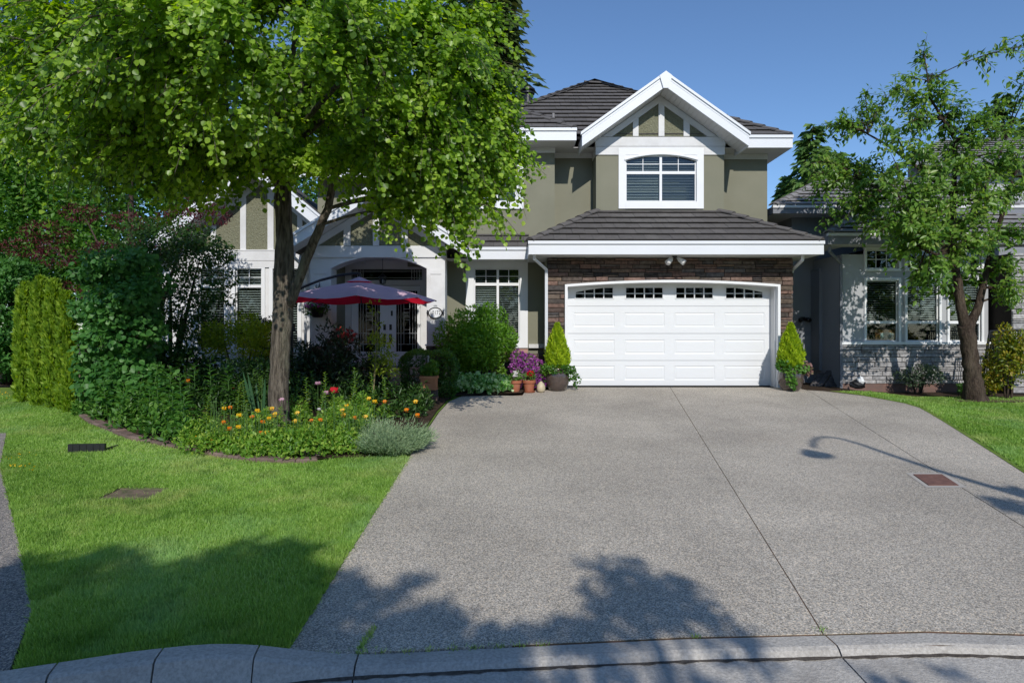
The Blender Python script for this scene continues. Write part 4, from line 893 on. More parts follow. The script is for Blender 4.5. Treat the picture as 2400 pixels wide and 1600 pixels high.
part('chimney_breast', MB().box(WX(1920, 15.95), nx0 + .02, 15.95, 16.4, .28, 2.9), 'dgrey', Q)
ne = WX(1941, 14.4)
f = fascia(Q, ne, 13.0, 14.4, WZ(572, 14.4), WZ(546, 14.4), 15, m='gfascia', world=True)
for c in f.children:
    if c.name.startswith('gutter') and 'back' not in c.name: c.data.materials[0] = M['trim']
b = MB(); b.box(ne, ne + .04, 14.441, 16.4, WZ(572, 14.4), WZ(548, 14.4)); part('fascia', b, 'gfascia', Q)
b = MB(); b.box(ne + .041, 13, 14.442, 15.0, WZ(571, 14.4), WZ(569.5, 14.4)); b.box(ne + .041, nx0, 15.0, 16.4, WZ(571, 14.4), WZ(569.5, 14.4)); part('soffit', b, 'soffit', Q)
r = tiles(Q, 'wing_roof', (ne, 14.4, WZ(546, 14.4)), (1, 0, 0), (0, 1, .5), [(0, 0), (13 - ne, 0), (13 - ne, 2.9), (2.6, 2.9)], 'tileg', .30, .36, limit=120)
caps(r, (ne + .03, 14.43, WZ(546, 14.4) + .03), (ne + 2.6, 17, WZ(546, 14.4) + 1.32), 'tileg')
nu0 = WX(1812, 15.8); zt_ = WZ(481, 15.8); zb_ = WZ(500, 15.8)
f = fascia(Q, nu0, 13.2, 15.8, zb_, zt_, 16.4, m='gfascia', world=True)
for c in f.children:
    if c.name.startswith('gutter') and 'back' not in c.name: c.data.materials[0] = M['trim']
b = MB(); b.box(nu0, nu0 + .04, 15.841, 22, zb_, zt_ - .03); part('fascia', b, 'gfascia', Q)
b = MB(); b.box(nu0 + .041, 13, 15.842, 16.4, zb_, zb_ + .012); b.box(nu0 + .041, WX(1855, 16.4), 16.4, 22, zb_, zb_ + .012); part('soffit', b, 'soffit', Q)
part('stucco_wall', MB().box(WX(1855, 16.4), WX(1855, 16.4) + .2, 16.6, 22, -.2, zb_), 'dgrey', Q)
r = tiles(Q, 'upper_roof', (nu0, 15.8, zt_), (1, 0, 0), (0, 1, .5), [(0, 0), (13.2 - nu0, 0), (13.2 - nu0, 3.0), (2.7, 3.0)], 'tileg', .30, .36, limit=140)
caps(r, (nu0 + .03, 15.83, zt_ + .03), (nu0 + 2.7, 18.5, zt_ + 1.37), 'tileg')
# its taller block further back and the stone entry pillar
b = MB(); b.box(12.6, 24, 19.5, 19.7, 0, 6.6); part('stucco_wall', b, 'grey', Q)
fascia(Q, 12.2, 24, 18.9, 6.35, 6.65, 19.5, m='gfascia', world=True)
tiles(Q, 'back_roof', (12.2, 18.9, 6.64), (1, 0, 0), (0, 1, .5), [(0, 0), (12, 0), (12, 3.2), (2.9, 3.2)], 'tileg', .30, .36, limit=0)
b = MB(); b.box(WX(2372, 14.4), 13.2, 14.4, 15.2, -.2, 3.1); sp = part('stone_pillar', b, 'mortar', Q)
ledge(sp, 0, 'stoneg', 14.4, .09, .15, .2, .5, -.15, 3.1, lambda a, c: [(WX(2372, 14.4) - .02, 13.2)], proud=(.02, .06))
part('stucco_wall', MB().box(nx1, 13.2, 16.0, 16.2, -.2, 3.15), 'grey', Q)
part('front_door', MB().box(WX(2350, 15.95), WX(2392, 15.95), 15.93, 15.99, .2, 2.7), mat('dark_red_paint', (.10, .012, .012), .4), Q)
downspout('downspout', [(WX(1946, 14.55), 14.55, 3.28), (WX(1946, 14.55), 14.6, 3.18), (WX(1970, 14.9), 14.9, 2.92), (WX(1971, 14.93), 14.93, 2.75), (WX(1971, 14.93), 14.93, -.1)], 'gfascia', Q)
rail = thing('railing', 'black metal balustrade beside the grey house steps', 'railing', (11.2, 14.0, 0))
b = MB(); rl = [P3(2306, 868, 14.0), P3(2320, 776, 14.0), P3(2420, 774, 14.0)]; b.tube(rl, .03, 6); b.tube([P3(2306, 880, 14.0), P3(2420, 880, 14.0)], .02, 6); b.build('handrail', M['black'], rail)
for i in range(19):
    x = 2313 + i * 5.6; MB().box(WX(x, 14.0) - .009, WX(x, 14.0) + .009, 13.99, 14.01, WZ(880, 14.0), WZ(776 if x > 2320 else 815, 14.0)).build('baluster', M['black'], rail)
wl = thing('wall_light', 'black twin spotlight on the shaded grey side wall', 'wall light', P3(1881, 747, 16.38))
b = MB(); b.box(-.06, .06, -.02, 0, -.05, .05); b.build('base', M['black'], wl, False)
for s in (-1, 1):
    b = MB(); b.smooth = True; b.tube([(s * .04, -.02, 0), (s * .09, -.08, -.02), (s * .12, -.16, -.04)], [.03, .055, .06], 10); b.build('lamp_head', M['black'], wl, False)
pa = thing('painting', 'small coastal picture leaning in the lower grey house window', 'picture', (WX(2074, 15.05), 15.049, WZ(798, 15.05)))
b = MB(); pw, ph = .47, .27; b.box(-pw / 2, pw / 2, 0, .015, 0, ph); b.build('frame', mat('orange_brown_frame', (.30, .10, .04), .6, col2=(.35, .2, .06), nscale=14), pa, False)
b = MB(); b.xz([(-pw * .22, ph * .12), (pw * .46, ph * .10), (pw * .46, ph * .62), (pw * .1, ph * .78), (-pw * .24, ph * .66)], -.003, 0); b.build('painted_water', mat('pale_blue_paint', (.30, .42, .42), .5, col2=(.5, .55, .5), nscale=9), pa, False)
# ------------------------------------------------------------------ things on and by the house
pq = thing('house_number_plaque', 'oval white plaque with house number on the porch column', 'plaque', P3(1020.5, 733, 14.285))
def ell(rx, rz, y0, y1, n=36, r0=0.0):
    b = MB()
    for i in range(n):
        a, c = 2 * math.pi * i / n, 2 * math.pi * (i + 1) / n; p = [(rx * math.cos(t), rz * math.sin(t)) for t in (a, c)]; q = [(x * r0, z * r0) for x, z in p]
        b.add([(*k[:1], y, k[1]) for y in (y0, y1) for k in (q[0], q[1], p[1], p[0])], [(0, 1, 2, 3), (3, 2, 6, 7), (1, 0, 4, 5)])
    return b
ell(.150, .112, -.02, -.002).build('plate', M['white'], pq, False)
ell(.165, .128, -.03, 0, r0=.86).build('rim', M['black'], pq, False)
for s in (-1, 1):
    b = MB(); b.tube([(s * .16, -.012, 0), (s * .19, -.012, .045), (s * .165, -.012, .06)], .012, 6); b.tube([(s * .16, -.012, 0), (s * .19, -.012, -.045), (s * .165, -.012, -.06)], .012, 6); b.tube([(s * .16, -.012, 0), (s * .205, -.012, 0)], .016, 6); b.build('scroll', M['black'], pq, False)
fc = bpy.data.curves.new('house_number', 'FONT'); fc.body = '10172'; fc.align_x = 'CENTER'; fc.align_y = 'CENTER'; fc.size = .115; fc.extrude = .003; fc.space_character = 1.12
ft = bpy.data.objects.new('digits_outline', fc); C.objects.link(ft); bpy.context.view_layer.update(); dm = bpy.data.meshes.new_from_object(ft.evaluated_get(bpy.context.evaluated_depsgraph_get())); bpy.data.objects.remove(ft)
fo = bpy.data.objects.new('digits', dm); link(fo, pq, False); fo.location = (0, -.024, 0); fo.rotation_euler = (R(90), 0, 0); fo.scale = (.78, 1.15, 1); dm.materials.clear(); dm.materials.append(M['black'])
b = MB(); b.tube([(-.04, -.006, .165), (0, -.012, .172), (.04, -.006, .165)], .005, 5); b.build('hook', M['black'], pq, False)

ln = thing('lantern', 'black glass lantern hanging by a chain in the porch arch', 'lantern', P3(897, 665, 14.95))
b = MB(); b.tube([(0, 0, .24), (0, 0, 3.055 - ln.location.z)], .007, 6); b.build('chain', M['black'], ln, False)
b = MB(); b.lathe([(.03, .25), (.04, .22), (.10, .17), (.11, .155)], (0, 0, 0), 8); b.lathe([(.02, -.01), (.05, 0), (.07, .01)], (0, 0, 0), 8)
for k in range(6): a = k * math.pi / 3; b.tube([(.065 * math.cos(a), .065 * math.sin(a), 0), (.095 * math.cos(a), .095 * math.sin(a), .16)], .006, 5)
b.build('cage', M['black'], ln, False)
b = MB(); b.lathe([(.06, .012), (.088, .15)], (0, 0, 0), 6, False); b.build('glass', M['glass'], ln, False)
b = MB(); b.lathe([(.018, .01), (.018, .09), (.004, .11)], (0, 0, 0), 8); b.build('candle', M['white'], ln, False)

# hanging basket and wall ornament on the left porch column
hb = thing('hanging_basket', 'black hanging basket of trailing flowers on the left porch column', 'hanging basket', P3(744, 744, 14.12))
b = MB(); b.smooth = True; b.lathe([(.09, 0), (.12, .02), (.165, .2), (.17, .22)], (0, 0, 0), 20); b.build('basket', M['black'], hb, False)
b = MB(); b.tube([(0, .16, .62), (0, .02, .62), (0, 0, .58)], .008, 6); b.tube([(-.16, 0, .21), (0, 0, .58), (.16, 0, .21)], .004, 5); b.build('hanger', M['black'], hb, False)
shrub_leaves('foliage', hb, [(0, 0, .25, .24, .2, .09), (.14, -.08, .2, .14, .12, .12), (-.17, -.05, .18, .13, .12, .13)], 500, .055, T_OVAL, M['lf_mid'], world=False, droop=.5)
shrub_leaves('flowers', hb, [(.08, -.1, .3, .08, .08, .06), (-.15, -.1, .24, .08, .08, .06)], 60, .05, T_HEART, M['lf_purple'], world=False)
wo = thing('wall_ornament', 'black wrought iron scroll on the shaded porch column', 'wall ornament', P3(745, 672, 14.275))
b = MB()
for s in (-1, 1): b.tube([(s * .01 + .02 * math.cos(t) * (1 - t / 9) + s * .03, -.012, .02 * t - .06 + .04 * math.sin(t) * (1 - t / 9)) for t in [i * .45 for i in range(14)]], .008, 5)
b.tube([(.0, -.01, -.08), (.05, -.01, .1)], .008, 5); b.build('scroll', M['black'], wo, False)

# ------------------------------------------------------------------ cantilever umbrella
ux, uY = WX(842, 13.0), 13.0; ug = gz(ux, uY)
um = thing('umbrella', 'red cantilever parasol with sun-faded top in front of the porch', 'umbrella', (ux, uY, ug))
ztop, zed, ra = WZ(659, 13.0), WZ(702, 13.0), 1.62
M['canopy'] = mat('faded_red_canvas', (.52, .36, .44), .85, .1, (.57, .39, .47), 4)
m = M['canopy']; t_ = m.node_tree; mx_ = t_.nodes.new('ShaderNodeMix'); mx_.data_type = 'RGBA'; bb_ = t_.nodes['Principled BSDF']; src_ = bb_.inputs['Base Color'].links[0].from_socket
gg_ = t_.nodes.new('ShaderNodeNewGeometry'); t_.links.new(gg_.outputs['Backfacing'], mx_.inputs[0]); t_.links.new(src_, mx_.inputs[6]); mx_.inputs[7].default_value = (.80, .015, .045, 1); t_.links.new(mx_.outputs[2], bb_.inputs['Base Color'])
tl_ = t_.nodes.new('ShaderNodeBsdfTranslucent'); tl_.inputs[0].default_value = (.90, .02, .05, 1); ms_ = t_.nodes.new('ShaderNodeMixShader'); mf_ = t_.nodes.new('ShaderNodeMath'); mf_.operation = 'MULTIPLY'; mf_.inputs[1].default_value = .6; t_.links.new(gg_.outputs['Backfacing'], mf_.inputs[0]); t_.links.new(mf_.outputs[0], ms_.inputs[0])
t_.links.new(bb_.outputs[0], ms_.inputs[1]); t_.links.new(tl_.outputs[0], ms_.inputs[2]); t_.links.new(ms_.outputs[0], t_.nodes['Material Output'].inputs['Surface'])
ng = 8; a0 = R(12)
cor = [Vector((ux + ra * math.cos(a0 + 2 * math.pi * k / ng), uY + ra * math.sin(a0 + 2 * math.pi * k / ng), zed)) for k in range(ng)]
tip = Vector((ux, uY, ztop)); b = MB()
for k in range(ng):                                    # eight gores, each sagging a little between its ribs
    A, Bc = cor[k], cor[(k + 1) % ng]; n = 6; rows = []
    for i in range(n + 1):
        f = .08 + .92 * i / n; row = []
        for j in range(5):
            q = j / 4; p = tip.lerp(A, f).lerp(tip.lerp(Bc, f), q); p.z -= .06 * f * math.sin(math.pi * q) * f; p.z += .04 * math.sin(math.pi * f); row.append(p)
        rows.append(row)
    b.add([p for r_ in rows for p in r_], [(i * 5 + j, (i + 1) * 5 + j, (i + 1) * 5 + j + 1, i * 5 + j + 1) for i in range(n) for j in range(4)])
cano = b.build('canopy', M['canopy'], um)
b = MB()
for k in range(ng):
    A, Bc = cor[k], cor[(k + 1) % ng]; pts = [tip.lerp(A, .17), tip.lerp(Bc, .17), tip + Vector((0, 0, .10)) ]
    for p in pts[:2]: p.z += .05
    b.add(pts, [(0, 1, 2)])
b.build('vent_cap', M['canopy'], cano)
for k in range(ng):
    b = MB(); b.tube([tip - Vector((0, 0, .03)), cor[k] - Vector((0, 0, .02))], .011, 6); rb = b.build('rib', M['black'], um)
pole = P3(684, 700, 13.15); pgd = gz(pole.x, 13.15)
b = MB(); b.tube([(pole.x, 13.15, pgd), (pole.x, 13.15, WZ(683, 13.15))], .032, 10); b.build('pole', M['black'], um)
arm = [P3(684, 688, 13.15), P3(712, 672, 13.12), P3(750, 657, 13.08), P3(800, 644, 13.03), P3(838, 640, 13.0), P3(845, 642, 13.0), P3(845, 655, 13.0)]
b = MB(); b.tube(arm, .028, 8); b.build('arm', M['black'], um)
b = MB(); b.tube([P3(684, 770, 13.15), P3(662, 735, 13.2)], .02, 8); b.tube([P3(688, 766, 13.1), P3(696, 782, 13.05)], .014, 6); b.box(pole.x - .05, pole.x + .05, 13.08, 13.2, WZ(775, 13.15), WZ(757, 13.15)); b.build('crank', M['black'], um)
b = MB(); b.box(pole.x - .5, pole.x + .5, 13.1, 13.2, pgd, pgd + .05); b.box(pole.x - .05, pole.x + .05, 12.65, 13.65, pgd + .051, pgd + .1); b.build('cross_base', M['black'], um)

# ------------------------------------------------------------------ pots by the garage
def pot_thing(name, label, cat, x, y, group=None): return thing(name, label, cat, (x, y, gz(x, y)), 0, group)
def planter(px, py, label, group):
    Y = 13.72; x = WX(px, Y); t = pot_thing('planter', label, 'planter', x, Y, group)
    b = MB(); b.smooth = True; b.lathe([(.15, 0), (.19, .02), (.245, .12), (.27, .24), (.262, .36), (.235, .45), (.25, .47), (.255, .50), (.235, .50), (.22, .44)], (0, 0, 0), 32); b.build('pot', M['glaze'], t, False)
    b = MB(); b.lathe([(.22, .44), (.0, .45)], (0, 0, 0), 24, False); b.build('soil', M['soil'], t, False)
    cone = thing('golden_cypress', 'clipped golden cone cypress in the glazed planter ' + label.split(' flowers ' if 'flowers' in label else ' ivy ')[1], 'cypress', (x, Y, t.location.z + .44), 0, 'golden cypress cones beside the garage door')
    n = 8500; hgt = 1.0; f = rng.random(n) ** 1.35; a = rng.random(n) * 2 * np.pi; prof = np.interp(f, [0, .12, .3, .6, .85, 1], [.17, .235, .245, .17, .075, .01])
    wob = 1 + .10 * np.sin(a * 5 + f * 9) + .07 * np.sin(a * 9 - f * 21); r_ = prof * wob * (.6 + .45 * rng.random(n) ** .5)
    Pp = np.stack([r_ * np.cos(a), r_ * np.sin(a), .02 + f * hgt], 1); Dd = np.stack([np.cos(a) * .55, np.sin(a) * .55, np.full(n, .9)], 1) + rng.normal(size=(n, 3)) * .28
    leaves('foliage', cone, Pp, Dd, np.stack([np.cos(a), np.sin(a), np.full(n, .2)], 1) + rng.normal(size=(n, 3)) * .5, .06 * (.7 + .6 * rng.random(n)), T_FERN, M['lf_gold'], np.clip(rng.random(n) * .55 + .45 * (.5 + .5 * np.sin(a * 7 + f * 17)), 0, 1), world=False)
    b = MB(); b.tube([(0, 0, 0), (0, 0, .8)], [.03, .008], 7); b.build('trunk', M['barkd'], cone, False)
    return t, x, Y
t1, x1, Y1 = planter(1306, 918, 'brown glazed planter with trailing ivy left of the garage door', 'glazed planters either side of the garage door')
shrub_leaves('trailing_ivy', t1, [(-.2, -.12, .47, .2, .16, .12), (.2, -.14, .48, .2, .14, .1), (.3, -.05, .38, .12, .1, .16), (.42, -.08, .22, .08, .08, .14), (-.02, -.2, .48, .2, .1, .1), (-.3, -.05, .42, .1, .1, .12)], 900, .045, T_HEART, M['lf_box'], world=False, droop=.5, tlo=.1)
t2, x2, Y2 = planter(1853, 918, 'brown glazed planter with mixed flowers right of the garage door', 'glazed planters either side of the garage door')
shrub_leaves('trailing_plant', t2, [(-.2, -.12, .55, .16, .14, .12), (.1, -.16, .5, .22, .12, .12), (-.1, -.24, .3, .10, .06, .18), (-.05, -.26, .18, .06, .05, .14)], 800, .05, T_HEART, M['lf_mid'], world=False, droop=.5, tlo=.15)
shrub_leaves('flowers', t2, [(.27, -.1, .52, .12, .1, .12), (.36, -.06, .44, .08, .08, .1)], 170, .045, T_HEART, leafmat('dusty_pink', [(.12, .14, .05), (.30, .16, .15), (.42, .30, .28)], .3), world=False)
def terracotta(px, py, label, flower):
    x, y = GP(px, py); t = pot_thing('flower_pot', label, 'flower pot', x, y, 'terracotta pots in front of the purple bush')
    b = MB(); b.smooth = False; b.lathe([(.095, .025), (.125, .2), (.125, .205), (.145, .206), (.15, .27), (.135, .27), (.12, .22)], (0, 0, 0), 28); b.build('pot', M['terra'], t, False)
    b = MB(); b.lathe([(.12, 0), (.14, .03), (.13, .03), (.1, .015)], (0, 0, 0), 24); b.build('saucer', M['terra'], t, False)
    b = MB(); b.lathe([(.12, .225), (.0, .23)], (0, 0, 0), 20, False); b.build('soil', M['soil'], t, False)
    shrub_leaves('foliage', t, [(0, 0, .32, .13, .13, .09), (.06, -.04, .38, .08, .08, .07)], 220, .055, T_OVAL, M['lf_mid'], world=False, tlo=.2)
    shrub_leaves('flowers', t, [(.03, -.06, .40, .06, .05, .05)], 36, .05, T_HEART, M[flower], world=False); return t
terracotta(1207, 920, 'terracotta pot with pale flowers, nearer the glossy round shrub', 'pt_white')
terracotta(1240, 919, 'terracotta pot with a red geranium beside the pale gourd', 'pt_red')
gx_, gy2 = GP(1268, 919); gd_ = thing('gourd', 'cream gourd shaped ornament standing beside the glazed planter', 'ornament', (gx_, gy2, gz(gx_, gy2)))
b = MB(); b.smooth = True; b.lathe([(.05, 0), (.085, .03), (.095, .09), (.085, .15), (.055, .2), (.03, .225), (.012, .24), (.0, .242)], (0, 0, 0), 24); b.build('body', mat('cream_gourd', (.55, .47, .33), .5, .3, (.45, .38, .26), 8), gd_, False)

bx_, by_ = WX(1006, 12.2), 12.2; bg_ = gz(bx_, by_)
blk = thing('stone_block', 'dark stone blocks stacked as a stand under the terracotta box', 'stone stand', (bx_, by_, bg_))
for i, (a, c, z0, z1) in enumerate(((-.16, .0, 0, .11), (.01, .17, 0, .11), (-.13, .02, .112, .24), (.035, .16, .112, .24))): MB().box(a, c, -.12, .12, z0, z1).build('block', M['stone'], blk, False)
tb = thing('planter_box', 'square terracotta planter box standing on dark stone blocks', 'planter box', (bx_, by_, bg_ + .24))
b = MB(); b.prism([(-.15, -.15, 0), (.15, -.15, 0), (.15, .15, 0), (-.15, .15, 0)], (0, 0, .215)); b.box(-.17, .17, -.17, .17, .215, .27); b.box(-.16, .16, -.16, .16, -.0, .03); b.build('box', mat('tan_terracotta', (.40, .19, .10), .85, .15, (.34, .155, .08), 7), tb, False)
b = MB(); b.tube([(-.04, -.153, .14), (0, -.156, .15), (.04, -.153, .14)], .008, 5); b.build('relief', mat('dark_relief', (.16, .06, .03), .8), tb, False)
shrub_leaves('foliage', tb, [(0, 0, .36, .16, .15, .12), (.08, -.06, .45, .1, .1, .1)], 420, .06, T_HEART, M['lf_box'], world=False)

# planks and bundle by the grey wall
pk = thing('planks', 'dark offcut boards leaning in the gap between the houses', 'boards', (WX(1925, 15.4), 15.4, -.12))
for i, (a, c, z, lean) in enumerate(((-.42, .0, .35, .25), (-.28, .2, .42, .3), (-.08, .32, .34, .2), (.05, .42, .26, .24))):
    b = MB(); b.prism([(a, -.2 - i * .03, 0), (a + .14, -.2 - i * .03, 0), (c + .14, .1, z), (c, .1, z)], (0, .03, .012)); b.build('board', mat('weathered_board', (.06, .055, .055), .8, col2=(.11, .10, .10), nscale=9), pk, False)
bd = thing('cloth_bundle', 'crumpled black and white bundle lying below the grey stone base', 'bundle', (WX(2012, 14.3), 14.3, gz(8.05, 14.3)))
for nm, m_, s_ in (('dark_part', 'black', 1), ('pale_part', 'white', 2)):
    r0 = np.random.default_rng(s_); b = MB(); b.smooth = False; pts = []
    for i in range(7):
        for j in range(10):
            th = math.pi * i / 6; ph = 2 * math.pi * j / 10; k = 1 + .35 * r0.random(); cx_, cz_ = ((-.02, .09) if s_ == 1 else (.03, .17)); rr_ = ((.15, .12, .09) if s_ == 1 else (.07, .07, .10))
            pts.append((cx_ + rr_[0] * k * math.sin(th) * math.cos(ph), -.04 * (s_ - 1) + rr_[1] * k * math.sin(th) * math.sin(ph), max(0, cz_ + rr_[2] * k * math.cos(th))))
    b.add(pts, [(i * 10 + j, i * 10 + (j + 1) % 10, (i + 1) * 10 + (j + 1) % 10, (i + 1) * 10 + j) for i in range(6) for j in range(10)]); b.build(nm, M[m_], bd, False)

# ------------------------------------------------------------------ lawn and drive fittings
x, y = GP(204, 1062); bb = thing('drain_box', 'black plastic box lid tipped up on the lawn', 'utility box', (x, y, gz(x, y)), R(4))
b = MB(); b.box(-.23, .23, -.02, .02, 0, .125); b.box(-.23, -.2, .02, .3, 0, .055); b.box(.2, .23, .02, .3, 0, .055); b.box(-.2, .2, .28, .3, 0, .04); b.build('rim', mat('black_plastic', (.02, .021, .023), .45), bb, False)
for i in range(5): MB().box(-.17 + i * .085, -.165 + i * .085, -.026, -.02, .01, .115).build('fin', M['black'], bb, False)
x, y = GP(312, 1160); ub = thing('utility_cover', 'weathered brown concrete utility cover sunk in the lawn', 'utility cover', (x, y, gz(x, y)), R(-3))
ub.rotation_euler[0] = math.atan(.05)
b = MB(); b.wall(-.33, .33, -.24, .24, 0, .05, [(-.27, .27, -.18, .18)]); b.v = [(v[0], v[2], .012 - v[1]) for v in b.v]; b.f = [tuple(reversed(f)) for f in b.f]; b.build('surround', mat('aged_concrete', (.17, .15, .09), .9, col2=(.09, .12, .04), nscale=7), ub, False)
b = MB(); b.box(-.265, .265, -.175, .175, -.03, .004); b.build('lid', mat('worn_lid', (.19, .135, .10), .9, col2=(.10, .095, .05), nscale=8, bump=.8, bscale=20), ub, False)
vc = [GP(px, py) for px, py in ((2139, 1112), (2208, 1112), (2248, 1138), (2176, 1138))]; cxv = sum(p[0] for p in vc) / 4; cyv = sum(p[1] for p in vc) / 4
vb = thing('valve_cover', 'rusty rectangular water valve cover set in the driveway', 'valve cover', (cxv, cyv, gz(cxv, cyv)))
def slope_z(x, y): return -.05 * (14.1 - y)
def scal(k): return [(cxv + (p[0] - cxv) * k, cyv + (p[1] - cyv) * k) for p in vc]
b = MB(); o_, i_ = scal(1.32), scal(1.01); b.add([(px_, py_, slope_z(px_, py_) + .004) for px_, py_ in o_ + i_] + [(px_, py_, slope_z(px_, py_) - .02) for px_, py_ in i_], [(i, (i + 1) % 4, (i + 1) % 4 + 4, i + 4) for i in range(4)] + [(i + 4, (i + 1) % 4 + 4, (i + 1) % 4 + 8, i + 8) for i in range(4)]); b.build('collar', mat('pale_mortar', (.40, .37, .33), .9), vb)
b = MB(); b.xy(scal(.97), lambda x, y: slope_z(x, y) + .010, .03); b.build('lid', mat('rust_red_iron', (.20, .10, .075), .7, .4, (.14, .07, .055), 14, bump=.5, bscale=60), vb)

# garden edging: one row of tumbled blocks, curved
ed = [(184, 978), (205, 994), (232, 1005), (268, 1020), (300, 1033), (350, 1042), (392, 1052), (440, 1058), (480, 1070), (520, 1077), (560, 1082), (610, 1087), (660, 1090), (705, 1089), (745, 1085)]
eg = thing('garden_edging', 'curved row of tumbled brown pavers edging the flower bed', 'garden edging', (*GP(440, 1058), gz(*GP(440, 1058))))
pts = [Vector((*GP(*p), 0)) for p in ed]; cum = [0]
for p, q in zip(pts, pts[1:]): cum.append(cum[-1] + (q - p).length)
def at(s):
    for i in range(len(pts) - 1):
        if s <= cum[i + 1] or i == len(pts) - 2: return pts[i].lerp(pts[i + 1], (s - cum[i]) / (cum[i + 1] - cum[i]))
nb = int(cum[-1] / .255)
for i in range(nb):
    s0, s1 = cum[-1] * i / nb, cum[-1] * (i + 1) / nb; p, q = at(s0 + .006), at(s1 - .006); d = (q - p).normalized(); n_ = Vector((-d.y, d.x, 0)); L = (q - p).length; w = .16 + rnd.uniform(-.01, .01)
    j = lambda: rnd.uniform(-.008, .008); z0 = gz(p.x, p.y); zt = z0 + .065 + rnd.uniform(-.012, .012); A = []
    for k, (inset, z) in enumerate(((0, z0 - .05), (0, zt - .015), (.014, zt))):
        for (u, v) in ((0, 0), (1, 0), (1, 1), (0, 1)):
            A.append(p + d * (inset + u * (L - 2 * inset)) + n_ * (inset + v * (w - 2 * inset)) + Vector((j() * .6, j() * .6, z + j() * .5)))
    b = MB(); b.add(A, [(8, 9, 10, 11)] + [(4 * k + i2, 4 * k + (i2 + 1) % 4, 4 * k + 4 + (i2 + 1) % 4, 4 * k + 4 + i2) for k in range(2) for i2 in range(4)]); b.build('paver', M['edging'], eg)
x, y = GP(733, 1072); b = MB(); lo = thing('loose_paver', 'single loose grey paver standing up in the front foliage', 'paver', (x, y, gz(x, y)), R(15)); b.box(-.12, .12, -.05, .05, 0, .13); b.build('block', mat('grey_paver', (.2, .17, .155), .9, col2=(.14, .12, .11), nscale=12, bump=.5), lo, False)
# bed soil
bed = [tuple((p + Vector((0, .1, 0)))[:2]) for p in pts] + [(-1.45, 7.9), (-1.34, 9), (-1.34, 11), (-1.28, 12.2), (-1.05, 13.0), (.2, 13.1), (.32, 13.7), (.75, 14.1), (.75, 15.2), (-9.6, 15.2), (-9.6, 12.2), (-8.0, 11.4)]
b = MB(); cen = (-4.5, 12.0)
n = len(bed); cz = gz(*cen) + .03
b.add([(*cen, cz)] + [(x, y, gz(x, y) + .035) for x, y in bed], [(0, i + 1, (i + 1) % n + 1) for i in range(n)]); props(b.build('flower_bed_soil', M['soil']), kind='structure')
x, y = GP(188, 965); fp = thing('fence_post', 'weathered wooden post between the cedars and the lilac', 'post', (x, y, gz(x, y)))
b = MB(); b.box(-.05, .05, -.05, .05, 0, .95); b.build('post', mat('weathered_wood', (.17, .13, .095), .9, col2=(.10, .08, .06), nscale=10, bump=.5), fp, False)
b = MB(); b.box(-.055, .055, -.055, .055, .951, .98); b.build('cap', mat('post_cap_wood', (.14, .105, .08), .9), fp, False)

# ------------------------------------------------------------------ street lamp whose shadow lies on the driveway
lx, ly = 6.95, -3.0
def cast_from(px, py):                                 # the point in the lamp's plane that throws its shadow on this ground point
    X, Y = GP(px, py); z = gz(X, Y); d = Y - ly; return Vector((X - SUN_DX * d, ly, z + SUN_TAN * d))
lamp = thing('street_lamp', 'tall gooseneck street lamp throwing its shadow over the driveway', 'street lamp', (lx, ly, -.55))
arc = [cast_from(*p) for p in ((2410, 1166), (2214, 1107.6), (2080, 1063), (2015, 1040), (1969, 1027), (1940, 1023.5), (1917, 1025), (1906, 1034), (1906, 1048))]
b = MB(); b.smooth = True; b.tube([(lx + .25, ly, -.55), (lx + .2, ly, 3.0), arc[0].lerp(Vector((lx + .2, ly, 3.0)), .4)] + arc, [.09, .08, .072, .065, .055, .047, .040, .036, .034, .034, .034, .034], 10); b.build('pole', mat('galvanised', (.3, .31, .32), .5, metal=.5), lamp)
hd = cast_from(1917, 1066); b = MB(); b.smooth = True; b.lathe([(.04, .22), (.07, .18), (.15, .08), (.20, .0), (.18, -.02)], tuple(hd), 20); b.build('lamp_head', mat('lamp_grey', (.2, .21, .22), .5), lamp)
